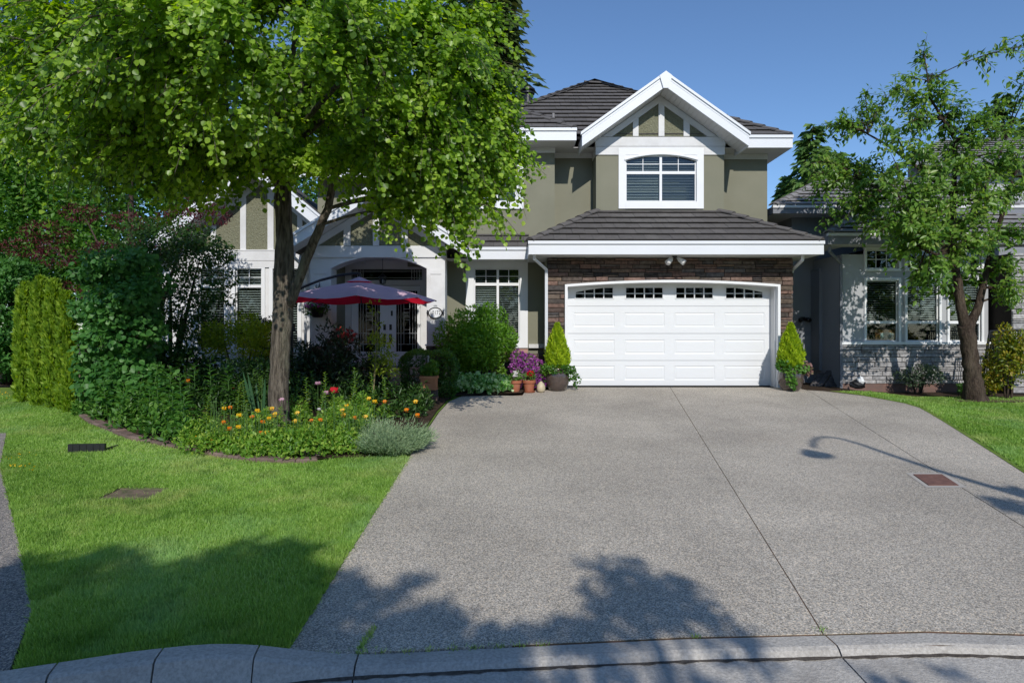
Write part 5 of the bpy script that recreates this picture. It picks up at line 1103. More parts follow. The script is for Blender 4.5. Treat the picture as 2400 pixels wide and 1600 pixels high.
# ------------------------------------------------------------------ the big front tree
def LP(l, Y=9.4): return [P3(p[0], p[1], p[2] if len(p) > 2 else Y) for p in l]
tb0 = P3(652, 1013, 9.4); tbase = (tb0.x, 9.4, gz(tb0.x, 9.4))
limbs = [
    (LP([(650, 1018), (653, 960), (655, 880), (659, 790), (664, 735), (663, 690)]), [.19, .155, .145, .145, .15, .135]),
    (LP([(661, 740), (657, 640), (662, 540), (655, 440), (662, 360, 9.3), (672, 250, 9.2), (690, 100, 9.0), (700, -20, 9.0)]), [.12, .10, .092, .082, .065, .05, .035, .02]),
    (LP([(668, 740), (676, 660), (676, 560), (672, 450), (690, 340, 9.3), (707, 200, 9.1), (730, 60, 8.8)]), [.11, .085, .072, .06, .05, .04, .02]),
    (LP([(672, 715), (700, 650), (735, 565, 9.3), (768, 490, 9.2), (785, 410, 9.1), (830, 300, 8.9), (900, 180, 8.7), (960, 60, 8.5)]), [.115, .078, .068, .06, .05, .04, .03, .02]),
    (LP([(657, 440), (610, 370, 9.2), (560, 290, 9.0), (500, 220, 8.8), (420, 140, 8.6)]), [.07, .055, .042, .032, .015]),
    (LP([(655, 420), (570, 330, 9.3), (480, 260, 9.0), (360, 200, 8.8)]), [.06, .045, .035, .015]),
    (LP([(785, 410, 9.1), (880, 330, 8.8), (980, 260, 8.5), (1090, 200, 8.3)]), [.05, .04, .03, .015]),
    (LP([(690, 340, 9.3), (800, 240, 9.2), (930, 130, 8.9)]), [.05, .035, .015]),
    (LP([(670, 300, 9.2), (610, 200, 8.2), (560, 120, 7.4), (520, 60, 6.9)]), [.05, .04, .03, .015]),
    (LP([(700, 300, 9.3), (790, 200, 8.2), (880, 110, 7.4)]), [.045, .035, .015]),
]
anch = []
ctr = Vector((-3.45, 8.5, 5.0))
def sun_ok(p):                                         # the crown leaves the lit parts of the front free, as its real one does
    zs = p.z - SUN_TAN * (15.2 - p.y) + .45; xs = p.x + SUN_DX * (15.2 - p.y)
    lim = 1.5 if xs < -4.9 else (3.3 if xs < -2.6 else (1.3 if xs < -1.3 else .9))
    return zs < lim
while len(anch) < 150:                                 # shell of the crown, open underneath
    d = Vector(rdir(1)[0]); f = .45 + .55 * rnd.random() ** .5
    p = ctr + Vector((d.x * 3.75, d.y * 2.7, d.z * 2.2)) * f
    if p.z < 3.55 + .12 * abs(p.x + 3.4) * 0: continue
    q = (CX + FOC * p.x / p.y, HY - FOC * (p.z - CH) / p.y)
    if q[0] > 1110: continue
    if not sun_ok(p): continue
    if 430 < q[0] < 1000 and q[1] > 365: continue
    if 600 < q[0] < 860 and q[1] > 430 and p.y < 9: continue
    anch.append(p)
for px, py, Y in ((60, 225, 7.6), (130, 260, 7.4), (230, 250, 7.3), (330, 235, 7.2), (420, 190, 7.2), (200, 330, 7.4), (280, 190, 7.6), (40, 130, 7.8), (500, 150, 6.9), (600, 170, 6.8), (680, 160, 6.8), (760, 110, 6.9), (860, 90, 7.0), (950, 70, 7.2), (470, 250, 7.0), (240, 370, 8.0), (330, 350, 8.0), (420, 330, 8.2), (330, 430, 9.0), (250, 430, 8.8), (400, 450, 9.5), (520, 430, 9.2), (560, 445, 8.8), (470, 390, 8.6),
                  (900, 440, 8.6), (980, 470, 8.4), (1050, 500, 8.3), (1110, 520, 8.3), (1165, 545, 8.3), (1010, 530, 8.5), (950, 400, 8.2), (1060, 420, 8.0), (1120, 440, 8.1), (1000, 330, 7.7), (1080, 300, 7.8), (1150, 330, 8.0), (1200, 330, 8.4), (1225, 365, 8.6), (1190, 290, 8.4), (1140, 220, 8.2), (1160, 150, 8.4), (1130, 60, 8.4), (1215, 310, 8.6), (1060, 180, 7.7), (1000, 130, 7.6), (930, 230, 7.4), (870, 300, 7.6), (840, 430, 9.0), (760, 440, 9.4), (700, 425, 9.2), (600, 420, 9.3),
                  (1090, 390, 8.0), (1030, 250, 7.6), (1100, 120, 8.0), (1190, 420, 8.6), (1150, 480, 8.5), (90, 30, 8.0), (200, 60, 7.8), (330, 60, 7.6), (440, 40, 7.2), (720, 30, 6.9), (120, 170, 7.6), (210, 150, 7.4), (960, 480, 8.6), (880, 380, 7.9), (30, 320, 7.8), (110, 360, 8.0), (180, 400, 8.6), (230, 470, 9.0), (300, 480, 9.2), (380, 400, 8.4), (150, 300, 7.5), (60, 100, 7.7), (1235, 400, 8.5), (1215, 450, 8.5), (1130, 560, 8.3), (1185, 520, 8.4), (1080, 540, 8.4), (1240, 340, 8.6), (1100, 480, 8.0), (1010, 430, 7.9), (-70, 40, 7.8), (-60, 160, 7.8), (-50, 260, 7.8), (10, 100, 7.6), (-20, 330, 8.0), (60, 330, 8.0), (450, 352, 8.6), (500, 345, 8.8), (550, 358, 8.9), (600, 345, 8.7), (650, 358, 9.0), (700, 362, 8.9), (750, 358, 8.9), (800, 350, 8.8), (850, 345, 8.6), (900, 365, 8.5), (945, 372, 8.4), (480, 320, 8.4), (560, 320, 8.4), (700, 230, 9.3), (760, 240, 9.3), (820, 250, 9.1), (740, 200, 9.4), (800, 210, 9.4), (680, 265, 9.0), (860, 240, 9.0), (780, 270, 9.2), (720, 280, 9.2), (1000, 20, 8.0), (1060, 60, 8.1), (1140, 20, 8.3), (1150, 100, 8.3), (1100, 150, 8.1), (1170, 170, 8.3), (1195, 240, 8.4), (1225, 290, 8.4), (1245, 330, 8.5), (1250, 380, 8.5), (1230, 430, 8.5), (1050, -20, 8.1), (1180, 60, 8.5), (960, 30, 7.8), (1120, -30, 8.3), (1215, 200, 8.5)):
    anch.append(P3(px - (55 if px > 1180 else (18 if px > 1060 else 0)), py - (62 if py > 375 else 0), Y))
tree('shade_tree', 'large leafy tree with heart shaped leaves and split trunk in the flower bed', 'tree', tbase, limbs, anch,
     dict(ctr=ctr, twigs=12, tlen=.50, droop=.5, per=44, size=.060, tmpl=T_HEART, mat='lf_big', hang=.6, sunny=.9, spread=.06, **{'from': 1}, jit=.8), single=280)

# ------------------------------------------------------------------ cherry tree on the right lawn
cb = (WX(2285, 13.0), 13.0, gz(9.7, 13.0)); cy = 13.0
climbs = [
    (LP([(2288, 955), (2284, 920), (2280, 885), (2274, 840), (2268, 790), (2262, 760)], cy), [.27, .20, .165, .15, .15, .15]),
    (LP([(2262, 770), (2250, 700), (2238, 620), (2232, 540), (2236, 440), (2240, 330, 12.8), (2180, 230, 12.6), (2170, 150, 12.6)], cy), [.11, .09, .08, .07, .05, .04, .02, .01]),
    (LP([(2268, 780), (2295, 710), (2310, 640), (2330, 560), (2360, 470, 12.8), (2390, 360, 12.6)], cy), [.10, .075, .06, .05, .035, .015]),
    (LP([(2236, 600), (2180, 540, 13.2), (2120, 490, 13.4), (2050, 440, 13.7), (1990, 400, 13.9)], cy), [.055, .045, .035, .025, .012]),
    (LP([(2235, 460), (2160, 400, 13.2), (2080, 340, 13.5), (1990, 290, 13.9)], cy), [.045, .035, .025, .01]),
    (LP([(2238, 560), (2290, 480, 13.4), (2330, 390, 13.8), (2370, 300, 14.0)], cy), [.05, .04, .03, .012]),
    (LP([(2245, 640), (2200, 600, 12.2), (2140, 570, 11.8)], cy), [.04, .03, .012]),
]
ca = []
for px, py, Y in ((1960, 290, 12.2), (1985, 285, 12.3), (2020, 290, 12.3), (2060, 260, 12.3), (2040, 200, 12.4), (2080, 190, 12.5), (2110, 170, 12.6), (2150, 130, 12.6), (2200, 160, 12.7), (2170, 200, 12.6), (2190, 230, 12.6), (2140, 230, 12.5), (2120, 270, 12.4), (2160, 280, 12.6), (2195, 290, 12.7), (2090, 310, 12.3), (2250, 260, 12.6),
                  (1900, 395, 12.1), (1940, 380, 12.0), (1925, 430, 12.0), (1980, 400, 12.0), (1990, 470, 12.0), (2030, 440, 11.9), (1960, 500, 12.2), (2010, 370, 12.1), (2060, 400, 12.0), (2050, 480, 11.9), (2100, 430, 12.0), (2110, 380, 12.2), (2150, 360, 12.2), (2160, 430, 11.9), (2100, 510, 11.8), (2050, 530, 12.0), (2150, 520, 11.7), (2200, 400, 12.2), (2210, 470, 11.9), (2190, 560, 11.8), (2130, 590, 12.0), (2170, 640, 12.1), (2210, 620, 11.9),
                  (2250, 380, 12.4), (2270, 320, 12.6), (2300, 290, 12.7), (2320, 250, 12.8), (2360, 300, 12.6), (2290, 420, 12.2), (2330, 380, 12.2), (2380, 360, 12.2), (2280, 500, 12.0), (2330, 470, 11.9), (2380, 450, 12.0), (2270, 580, 12.2), (2320, 560, 12.2), (2380, 540, 12.2), (2340, 630, 12.8), (2300, 650, 13.4), (2350, 680, 13.0), (2240, 690, 13.6), (2390, 110, 12.4), (2430, 130, 12.6), (2450, 300, 12.4), (2440, 420, 12.6), (2230, 530, 14.0), (2160, 470, 13.9), (2290, 450, 14.2), (2350, 400, 14.2), (2080, 450, 13.4), (2020, 420, 13.0), (2000, 440, 13.2), (2240, 340, 13.6)):
    Y += 1.7 if px < 2090 else 0
    for k in range(1 if py < 215 and px < 2370 else (2 if py < 335 or px < 2040 else 3)): ca.append(P3(px + rnd.uniform(-22, 22), py + rnd.uniform(-16, 16), Y + rnd.uniform(-.3, .3)))
tree('cherry_tree', 'small cherry tree with drooping pointed leaves in front of the grey house', 'tree', cb, climbs, ca,
     dict(ctr=P3(2220, 470, 13), twigs=8, tlen=.40, droop=.2, per=13, size=.115, tmpl=T_BROAD, mat='lf_cherry', hang=.4, sunny=.9, spread=.035, **{'from': 1}), bark='barkd')

# ------------------------------------------------------------------ trees behind
conifer('cedar', 'tall hemlock rising behind the left side of the house roof', (WX(1150, 27), 27, 0), 20.5, 3.8, 12000, 'lf_conif2', lean=.5, size=.5)
for px, Y, h, r, lab in ((1905, 34, 12.6, 3.6, 'fir with pointed top just right of the house roof'), (1850, 36, 10.2, 3.0, 'shorter fir close behind the right roof corner'), (1962, 38, 12.3, 3.2, 'fir behind the cherry tree, second in the row'), (2012, 36, 9.5, 2.8, 'low fir half hidden behind the cherry branches'), (2352, 42, 17.5, 3.2, 'distant fir above the grey house ridge'), (2415, 44, 17.0, 3.2, 'distant fir cut by the picture edge above the grey house')):
    conifer('fir', lab, (WX(px, Y), Y, 0), h, r, 5200, 'lf_conif', group='firs behind the houses', size=.5)
for px, Y, h, r, mm, lab in ((40, 22, 16, 3.6, 'lf_dark', 'tall dark broadleaf tree behind the cedar hedge, furthest left'), (215, 24, 14.5, 3.4, 'lf_tree', 'tall mid green tree behind the red maple'), (400, 26, 15.5, 3.6, 'lf_dark', 'tall dark tree behind the left wing of the house'), (600, 28, 16, 3.6, 'lf_mid', 'tall tree rising behind the left wing gable'), (-130, 19, 15, 3.6, 'lf_tree', 'tree at the left edge beside the neighbouring drive'), (800, 30, 16, 3.8, 'lf_dark', 'tall dark tree behind the middle of the house'), (960, 31, 16.5, 3.8, 'lf_mid', 'tall tree beside the hemlock behind the house')):
    blob_tree('broadleaf_tree', lab, 'tree', (WX(px, Y), Y, 0), h, r, 7500, .24, mm, group='tall trees behind the garden')
for px, Y, h, r, mm, lab in ((40, 17.0, 8.2, 2.0, 'lf_tree', 'leafy green tree left of the cedars'), (150, 18.0, 9.0, 2.2, 'lf_tree', 'green tree above the cedar hedge'), (300, 17.0, 7.8, 2.0, 'lf_tree', 'bright green tree above the lilac'), (-60, 15.5, 7.0, 1.8, 'lf_tree', 'dark shrubby tree at the left lawn edge'), (20, 15.0, 3.0, 1.1, 'lf_lilac', 'broad leaved shrub left of the cedar columns')):
    blob_tree('small_tree', lab, 'tree', (WX(px, Y), Y, 0), h, r, 11000, .13, mm, group='small trees at the left boundary', trunk_r=.12, zc=.55, rz=.47)

# japanese maple, red and spreading
mb = (WX(330, 13.9), 13.9, 0); mt = thing('japanese_maple', 'spreading red leaved maple behind the lilac', 'tree', mb)
L = [(*P3(px, py, Y), r, r, r * .5) for px, py, Y, r in ((460, 480, 13.6, .45), (500, 505, 13.7, .38), (420, 520, 13.5, .5), (300, 520, 14.0, .4), (190, 500, 14.0, .4), (110, 545, 14.2, .5), (130, 600, 13.8, .45), (50, 580, 14.2, .4), (250, 590, 13.6, .45), (215, 690, 12.2, .22), (165, 672, 12.0, .16), (340, 590, 13.6, .4))]
shrub_leaves('crown', mt, L, 3400, .085, T_LANCE, M['lf_red'], up=-.1, droop=.2)
for k, (px, py) in enumerate(((460, 500), (330, 560), (200, 510), (110, 570), (300, 480))):
    b = MB(); b.smooth = True; e = P3(px, py, 13.9); b.tube(curve(Vector(mb) + Vector((0, 0, 0)), e, 6, 0, .8), [.07, .06, .05, .04, .03, .02, .01], 7); b.build('limb', M['barkd'], mt)
# dark tree arching over the left wing (same height as the maple, green)
dk = (WX(400, 13.0), 13.0, gz(-7, 13)); dt = thing('lilac_tree', 'dark green lilac arching in front of the left wing windows', 'tree', dk)
L = [(*P3(px, py, Y), r, r, r * .7) for px, py, Y, r in ((440, 600, 12.6, .55), (500, 590, 12.8, .42), (520, 650, 12.8, .32), (470, 680, 12.6, .5), (420, 720, 12.4, .6), (380, 640, 12.4, .6), (350, 560, 12.6, .6), (300, 620, 12.2, .6), (330, 700, 12.0, .6), (400, 560, 12.8, .6), (460, 560, 12.9, .45), (400, 800, 12.0, .55), (460, 760, 12.4, .45), (535, 700, 12.9, .2), (528, 590, 12.9, .22))]
shrub_leaves('crown', dt, L, 11000, .075, T_OVAL, M['lf_dark'], up=-.1, droop=.35, tlo=.1)
for k, (px, py) in enumerate(((470, 600), (400, 640), (350, 700), (430, 720))):
    b = MB(); b.smooth = True; b.tube(curve(dk, P3(px, py, 12.6), 6, 0, .3), [.06, .05, .04, .035, .03, .02, .01], 7); b.build('limb', M['barkd'], dt)
lb = (WX(290, 11.0), 11.0, gz(-6.9, 11)); lt = thing('lilac_bush', 'big lilac bush with broad heart leaves beside the cedars', 'shrub', lb)
L = [(*P3(px, py, Y), r, r, r * .8) for px, py, Y, r in ((230, 640, 11, .35), (280, 620, 11, .45), (210, 720, 10.9, .4), (260, 700, 10.7, .5), (320, 680, 10.8, .5), (300, 780, 10.6, .5), (240, 790, 10.8, .4), (220, 850, 10.8, .35), (260, 880, 10.6, .4), (320, 860, 10.7, .4), (330, 760, 11, .5), (215, 910, 10.7, .28), (300, 920, 10.5, .35), (350, 900, 10.6, .4))]
shrub_leaves('foliage', lt, [q for l in L for q in lumpy(l[:3], l[3:], 5, .5)], 8500, .085, T_HEART, M['lf_lilac'], up=-.2, droop=.45, inner=.6)
for k in range(6):
    b = MB(); e = P3(215 + k * 24, 700 - 14 * (k % 3), 10.9); b.tube(curve(lb, e, 5, 0, .2), [.03, .028, .022, .018, .012, .006], 6); b.build('stem', M['barkd'], lt)
# cedar hedge columns
for k, (px, pw, pt_, pb, Y) in enumerate(((60, 30, 668, 925, 12.1), (95, 30, 655, 940, 11.7), (127, 30, 662, 948, 11.5), (155, 26, 690, 952, 11.3), (165, 20, 835, 958, 11.0))):
    x = WX(px, Y); z0 = gz(x, Y); h = WZ(pt_, Y) - z0; r0 = pw * .60 * Y / FOC
    lab = ('tall narrow cedar, furthest left in the clipped row', 'tall narrow cedar, second from the left in the row', 'tall narrow cedar with maple leaves over its top', 'narrow cedar closest to the lilac bush', 'short narrow cedar in front by the wooden post')[k]
    t = thing('cedar_column', lab, 'cedar', (x, Y, z0), 0, 'clipped cedar columns on the left'); n = 6500 if k < 4 else 2600
    f = rng.random(n); a = rng.random(n) * 2 * np.pi; prof = np.interp(f, [0, .05, .3, .7, .92, 1], [.75, .95, 1, .92, .65, .15]) * r0; prof = prof * (1 + .08 * np.sin(a * 4 + k) + .06 * np.sin(f * 30 + a * 3)) * (.55 + .5 * rng.random(n) ** .5)
    Pp = np.stack([prof * np.cos(a), prof * np.sin(a), f * h], 1); Dd = np.stack([np.cos(a) * .5, np.sin(a) * .5, np.full(n, .9)], 1) + rng.normal(size=(n, 3)) * .3
    leaves('foliage', t, Pp, Dd, np.stack([np.cos(a), np.sin(a), np.full(n, .25)], 1) + rng.normal(size=(n, 3)) * .45, .10 * (.6 + .7 * rng.random(n)), T_FERN, M['lf_cedar'], np.clip(.6 * rng.random(n) + .4 * (.5 + .5 * np.sin(a * 6 + f * 22)), 0, 1), world=False)
    b = MB(); b.tube([(0, 0, 0), (0, 0, h * .9)], [.05, .01], 7); b.build('trunk', M['barkd'], t, False)

# ------------------------------------------------------------------ shrubs
def sh(name, label, cat, px, pyt, pyb, hw, Y, n, size, tmpl, m, ry=None, lumps=14, **kw):
    x = WX(px, Y); z1 = WZ(pyt, Y); z0 = gz(x, Y); rx = hw * Y / FOC; zb = max(z0, WZ(pyb, Y)); c = (x, Y, (z1 + zb) / 2)
    return shrub(name, label, cat, (x, Y, z0), c, (rx, ry or rx, (z1 - zb) / 2), n, size, tmpl, M and m, lumps, **kw)
sh('shrub', 'round glossy green shrub in front of the middle window', 'shrub', 1122, 722, 888, 76, 13.9, 13000, .10, T_LANCE, 'lf_round', ry=.62, lumps=26, stems=7, droop=.15)
sh('shrub', 'yellow green spirea under the left wing window', 'shrub', 565, 738, 880, 78, 12.4, 6000, .06, T_OVAL, 'lf_spirea', lumps=18)
sh('shrub', 'tall dark rhododendron right of the tree trunk', 'shrub', 775, 772, 940, 68, 11.8, 4200, .10, T_LANCE, 'lf_rhodo', lumps=18, tlo=.1)
sh('shrub', 'dark purple leaved barberry between the spirea and the trunk', 'shrub', 628, 742, 860, 26, 13.0, 1600, .055, T_OVAL, 'lf_rhodo')
sh('shrub', 'low dark rhododendron behind the sapling', 'shrub', 860, 830, 950, 50, 12.2, 2200, .09, T_LANCE, 'lf_rhodo', lumps=12, tlo=.1)
sh('shrub', 'dark feathery bush left of the tree trunk', 'shrub', 560, 830, 985, 80, 11.0, 6000, .07, T_LANCE, 'lf_dark', lumps=18, tlo=.1)
sh('shrub', 'dark bush beneath the arching lilac', 'shrub', 440, 800, 970, 70, 11.6, 4200, .08, T_OVAL, 'lf_dark', lumps=14)
sh('shrub', 'mid green bush immediately right behind the trunk', 'shrub', 700, 830, 960, 34, 12.4, 2000, .06, T_OVAL, 'lf_mid', lumps=12)
# clipped box hedge: square shouldered
hx0, hx1, hY0, hY1 = WX(940, 12.6), WX(1066, 12.6), 12.45, 13.35; hz0, hz1 = gz(-1.5, 12.6), WZ(824, 12.6)
hg = thing('box_hedge', 'square clipped box hedge behind the terracotta planter box', 'hedge', ((hx0 + hx1) / 2, 12.9, hz0)); n = 11000
U = rng.random((n, 3)) * 2 - 1; k = rng.integers(0, 3, n); sg = np.where(rng.random(n) < .5, -1., 1.); U[np.arange(n), k] = sg * (1 - .22 * rng.random(n) ** 2); U = np.sign(U) * np.abs(U) ** .9
nrm = np.zeros((n, 3)); nrm[np.arange(n), k] = sg; U *= 1 - .10 * (np.abs(U[:, [0]]) ** 4 * np.abs(U[:, [2]]) ** 4); bump = 1 + .05 * np.sin(U[:, 0] * 7 + U[:, 2] * 5)[:, None]
P = np.array([(hx0 + hx1) / 2, (hY0 + hY1) / 2, (hz0 + hz1) / 2]) + U * bump * np.array([(hx1 - hx0) / 2, (hY1 - hY0) / 2, (hz1 - hz0) / 2])
leaves('foliage', hg, P, nrm * .5 + rdir(n) * .8, nrm * .7 + rdir(n) * .7 + np.array([0, -.1, .4]), .045 * (.7 + .6 * rng.random(n)), T_OVAL, M['lf_box'], np.clip(rng.random(n) * .7 + .3 * (U[:, 2] > .8), 0, 1))
for s in (-.4, 0, .4): b = MB(); b.tube([((hx0 + hx1) / 2 + s, 12.9, hz0), ((hx0 + hx1) / 2 + s * 1.1, 12.9, hz1 - .3)], [.03, .012], 6); b.build('stem', M['barkd'], hg)
pp = thing('pipe_stub', 'short grey pipe standing in front of the clipped hedge', 'pipe', (WX(1003, 12.32), 12.32, gz(-1.7, 12.3)))
b = MB(); b.lathe([(.024, .3), (.024, .85), (.03, .85), (.03, .88), (.015, .9)], (0, 0, 0), 12); b.build('pipe', mat('zinc_pipe', (.2, .2, .2), .4, metal=.4), pp, False)
# purple flowering bush
pb = (WX(1235, 13.9), 13.9, 0); pt2 = thing('flowering_bush', 'bush covered in purple flowers beside the garage pier', 'flowering bush', pb)
L = [(*P3(px, py, Y), r, r * .7, r) for px, py, Y, r in ((1215, 840, 13.85, .17), (1235, 850, 13.8, .2), (1255, 860, 13.8, .18), (1225, 875, 13.75, .2), (1250, 880, 13.7, .2), (1262, 895, 13.6, .15), (1210, 860, 13.8, .15), (1272, 870, 13.8, .13), (1232, 895, 13.6, .15))]
shrub_leaves('foliage', pt2, L, 900, .05, T_OVAL, M['lf_mid']); shrub_leaves('flowers', pt2, L, 1500, .045, T_HEART, M['lf_purple'], inner=.8, up=.2)
for k in range(4): b = MB(); b.tube([pb, P3(1220 + k * 14, 860, 13.85)], [.014, .006], 5); b.build('stem', M['barkd'], pt2)
# sapling
sb_ = (WX(872, 11.4), 11.4, gz(-2.6, 11.4)); sp_ = thing('maple_sapling', 'thin young maple sapling in front of the porch door', 'sapling', sb_)
b = MB(); b.tube([sb_, P3(880, 850, 11.4), P3(886, 780, 11.4), P3(878, 735, 11.4)], [.02, .015, .01, .005], 6); b.build('trunk', mat('pale_stem', (.25, .21, .11), .8), sp_)
L = [(*P3(px, py, 11.4), r, r, r * .7) for px, py, r in ((890, 830, .2), (905, 800, .15), (880, 800, .16), (895, 860, .2), (915, 840, .14), (880, 790, .13), (890, 760, .08), (876, 728, .07), (868, 715, .05), (884, 708, .04), (920, 870, .12))]
shrub_leaves('foliage', sp_, L, 620, .085, T_LANCE, M['lf_spirea'], droop=.3, inner=.3)
# shrubs by the grey house
sh('shrub', 'silvery grey green shrub against the grey stone base', 'shrub', 2152, 846, 915, 44, 14.3, 1500, .07, T_LANCE, leafmat('silver_leaf', [(.03, .06, .03), (.07, .11, .06), (.14, .18, .11)], .25), lumps=9) if False else None
M['lf_silver'] = leafmat('silver_leaf', [(.025, .055, .025), (.06, .10, .05), (.13, .17, .10)], .25)
sh('shrub', 'silvery green shrub against the grey stone base', 'shrub', 2152, 848, 915, 42, 14.4, 1500, .07, T_LANCE, 'lf_silver', lumps=9)
sh('shrub', 'yellow and orange leaved shrub in front of the black railing', 'shrub', 2362, 772, 925, 36, 13.3, 2600, .075, T_OVAL, 'lf_photinia', lumps=14)
sh('shrub', 'small reddish shrub between the cherry trunk and the railing', 'shrub', 2313, 835, 930, 17, 13.6, 700, .06, T_OVAL, 'lf_photinia', lumps=8)
sh('shrub', 'low green tuft beside the cherry trunk', 'shrub', 2256, 900, 925, 12, 13.7, 260, .05, T_OVAL, 'lf_mid', lumps=5)
mlc = MB(); 
for q in range(1): mlc.add([(cb[0] + (.9 + .25 * math.sin(k * 2.1)) * math.cos(k * .3927) + .35, cb[1] + .45 * math.sin(k * .3927) + .1, gz(9.8, 13) + .02) for k in range(16)], [tuple(range(16))])
props(mlc.build('mulch', mat('bark_mulch', (.13, .075, .05), .95, col2=(.07, .04, .028), nscale=18, bump=.9)), kind='structure')

# ------------------------------------------------------------------ the flower bed
ORD = 'leftmost,second,third,fourth,fifth,sixth,seventh,eighth,ninth,tenth,eleventh,twelfth,thirteenth,fourteenth,fifteenth,sixteenth,seventeenth,eighteenth,nineteenth,twentieth,twenty-first,twenty-second,twenty-third'.split(',')
def place(k, n): return 'leftmost of its kind' if k == 0 else ('rightmost of its kind' if k == n - 1 else ORD[k] + ' from the left')

def in_px(px, py, lift): x, y = GP(px, py); return np.array([x, y, gz(x, y) + lift])
def carpet(name, regions, n, size, m, tmpl, h0=.05, hang=0.0, up=.5, label=None):
    P = []; Nn = []
    for (x, y, rx, ry, h, wgt) in regions:
        k = int(n * wgt); d = rng.random((k, 2)); a = d[:, 0] * 2 * np.pi; r_ = np.sqrt(d[:, 1]); dome = np.sqrt(np.maximum(0, 1 - r_ ** 2)); zz = gz(x, y) + h * (dome * (.55 + .5 * rng.random(k)) ) + .02
        P.append(np.stack([x + rx * r_ * np.cos(a), y + ry * r_ * np.sin(a), zz], 1)); Nn.append(np.stack([np.cos(a) * r_, np.sin(a) * r_ - .2, dome + .3], 1))
    P = np.concatenate(P); Nn = np.concatenate(Nn); k = len(P)
    o = leaves(name, None, P, rdir(k) + Nn * .3 + np.array([0, 0, up - hang]), Nn + rdir(k) * .5, size * (.6 + .8 * rng.random(k)), tmpl, M[m]); o['kind'] = 'stuff'
    if label: o['label'] = label
    return o
def regs(lst, hs=1.0):
    out = []; tot = sum(a[2] for a in lst)
    for px, py, r, h in lst:
        x, y = GP(px, py)
        for q in range(4):
            f = .35 + .3 * rnd.random(); out.append((x + rnd.uniform(-.6, .6) * r, y + rnd.uniform(-.4, .4) * r, r * f, r * .8 * f, h * hs * rnd.uniform(.6, 1.35), r / tot / 4))
    return out
carpet('poppy_foliage', regs([(450, 1050, .38, .38), (500, 1062, .4, .36), (550, 1066, .42, .36), (600, 1072, .42, .36), (650, 1074, .42, .38), (700, 1074, .42, .40), (745, 1070, .42, .42), (790, 1066, .42, .46), (830, 1064, .36, .44), (480, 1030, .4, .42), (560, 1036, .45, .42), (640, 1040, .45, .44), (720, 1036, .45, .46), (790, 1030, .42, .5), (840, 1024, .38, .52), (700, 1000, .5, .5), (800, 1000, .5, .55), (870, 990, .4, .5), (600, 1010, .5, .42)], .68), 27000, .052, 'lf_cover', T_OVAL, label='bright lobed foliage of the poppies in the front bed')
carpet('ground_cover', regs([(215, 975, .3, .26), (250, 990, .34, .3), (300, 1010, .36, .34), (350, 1024, .36, .34), (400, 1034, .36, .36), (430, 1042, .3, .34), (280, 975, .5, .4), (350, 985, .55, .45), (420, 1000, .5, .45)]), 5200, .085, 'lf_mid', T_OVAL, label='green leafy ground cover behind the edging on the left')
carpet('bed_planting', regs([(500, 985, .6, .5), (600, 985, .6, .5), (700, 975, .6, .55), (800, 965, .6, .6), (900, 960, .5, .5), (960, 965, .4, .4), (450, 960, .6, .5), (560, 950, .6, .5), (700, 945, .6, .5), (850, 940, .6, .5), (930, 985, .4, .3), (965, 980, .3, .28), (985, 965, .25, .3), (950, 955, .4, .4)]), 6500, .09, 'lf_dark', T_LANCE, label='dark shaded planting at the back of the bed')
carpet('variegated_ground_cover', [(WX(px, Y), Y, r, r * .7, h, .2) for px, Y, r, h in ((1085, 13.25, .32, .38), (1120, 13.2, .34, .40), (1150, 13.2, .32, .38), (1178, 13.3, .22, .34), (1060, 13.3, .25, .3))], 3000, .07, 'lf_vari', T_HEART, label='cream and green variegated ground cover under the round shrub')
carpet('meadow_flowers', regs([(10, 925, .5, .12), (60, 935, .4, .1), (165, 955, .3, .12), (60, 1100, .3, .05), (40, 1075, .3, .05)]), 110, .018, 'pt_yellow', T_HEART, label='tiny yellow flowers at the lawn edge')
# lavender mound
lx_, ly_ = WX(925, 8.15), 8.15; lg = gz(lx_, ly_); lv = thing('lavender', 'grey green lavender mound spilling to the driveway edge', 'lavender', (lx_, ly_, lg)); ns, q = 2300, 9
a = rng.random(ns) * 2 * np.pi; r_ = np.sqrt(rng.random(ns)); bs = np.stack([.34 * r_ * np.cos(a) + .03, .46 * r_ * np.sin(a) + .1, np.zeros(ns)], 1)
d = unit(np.stack([1.25 * r_ * np.cos(a) + .12, 1.1 * r_ * np.sin(a) - .1, np.full(ns, .85)], 1) + rng.normal(size=(ns, 3)) * .16); ln_ = (.30 + .24 * rng.random(ns)) * (1.05 - .25 * r_) * (.85 + .3 * np.sin(a * 3 + 1))
f = (np.arange(q) + .5) / q; f = .3 + .7 * f; Pp = (bs[:, None, :] + d[:, None, :] * (ln_[:, None] * f[None, :])[:, :, None]).reshape(-1, 3); Pp[:, 2] = np.maximum(Pp[:, 2] + rng.normal(size=len(Pp)) * .012, .015); n = len(Pp); Dd = np.repeat(d, q, 0) + rng.normal(size=(n, 3)) * .38
leaves('foliage', lv, Pp, Dd, rng.normal(size=(n, 3)) + np.array([0, -.7, .4]), .055 * (.6 + .8 * rng.random(n)), T_LANCE, M['lf_lav'], np.clip(np.repeat(rng.random(ns), q) * .5 + .5 * rng.random(n), 0, 1), .030 + .015 * rng.random(n), world=False)
k = rng.choice(ns, 420); o = leaves('flower_spikes', lv, bs[k] + d[k] * ln_[k][:, None], d[k] + np.array([0, 0, .35]), rng.normal(size=(420, 3)), .11 * (.6 + .8 * rng.random(420)), T_LANCE, M['lf_lav'], np.full(420, .8), np.full(420, .03), world=False); o['kind'] = 'stuff'; lv.scale = (.84,) * 3; lv.location.x -= .10
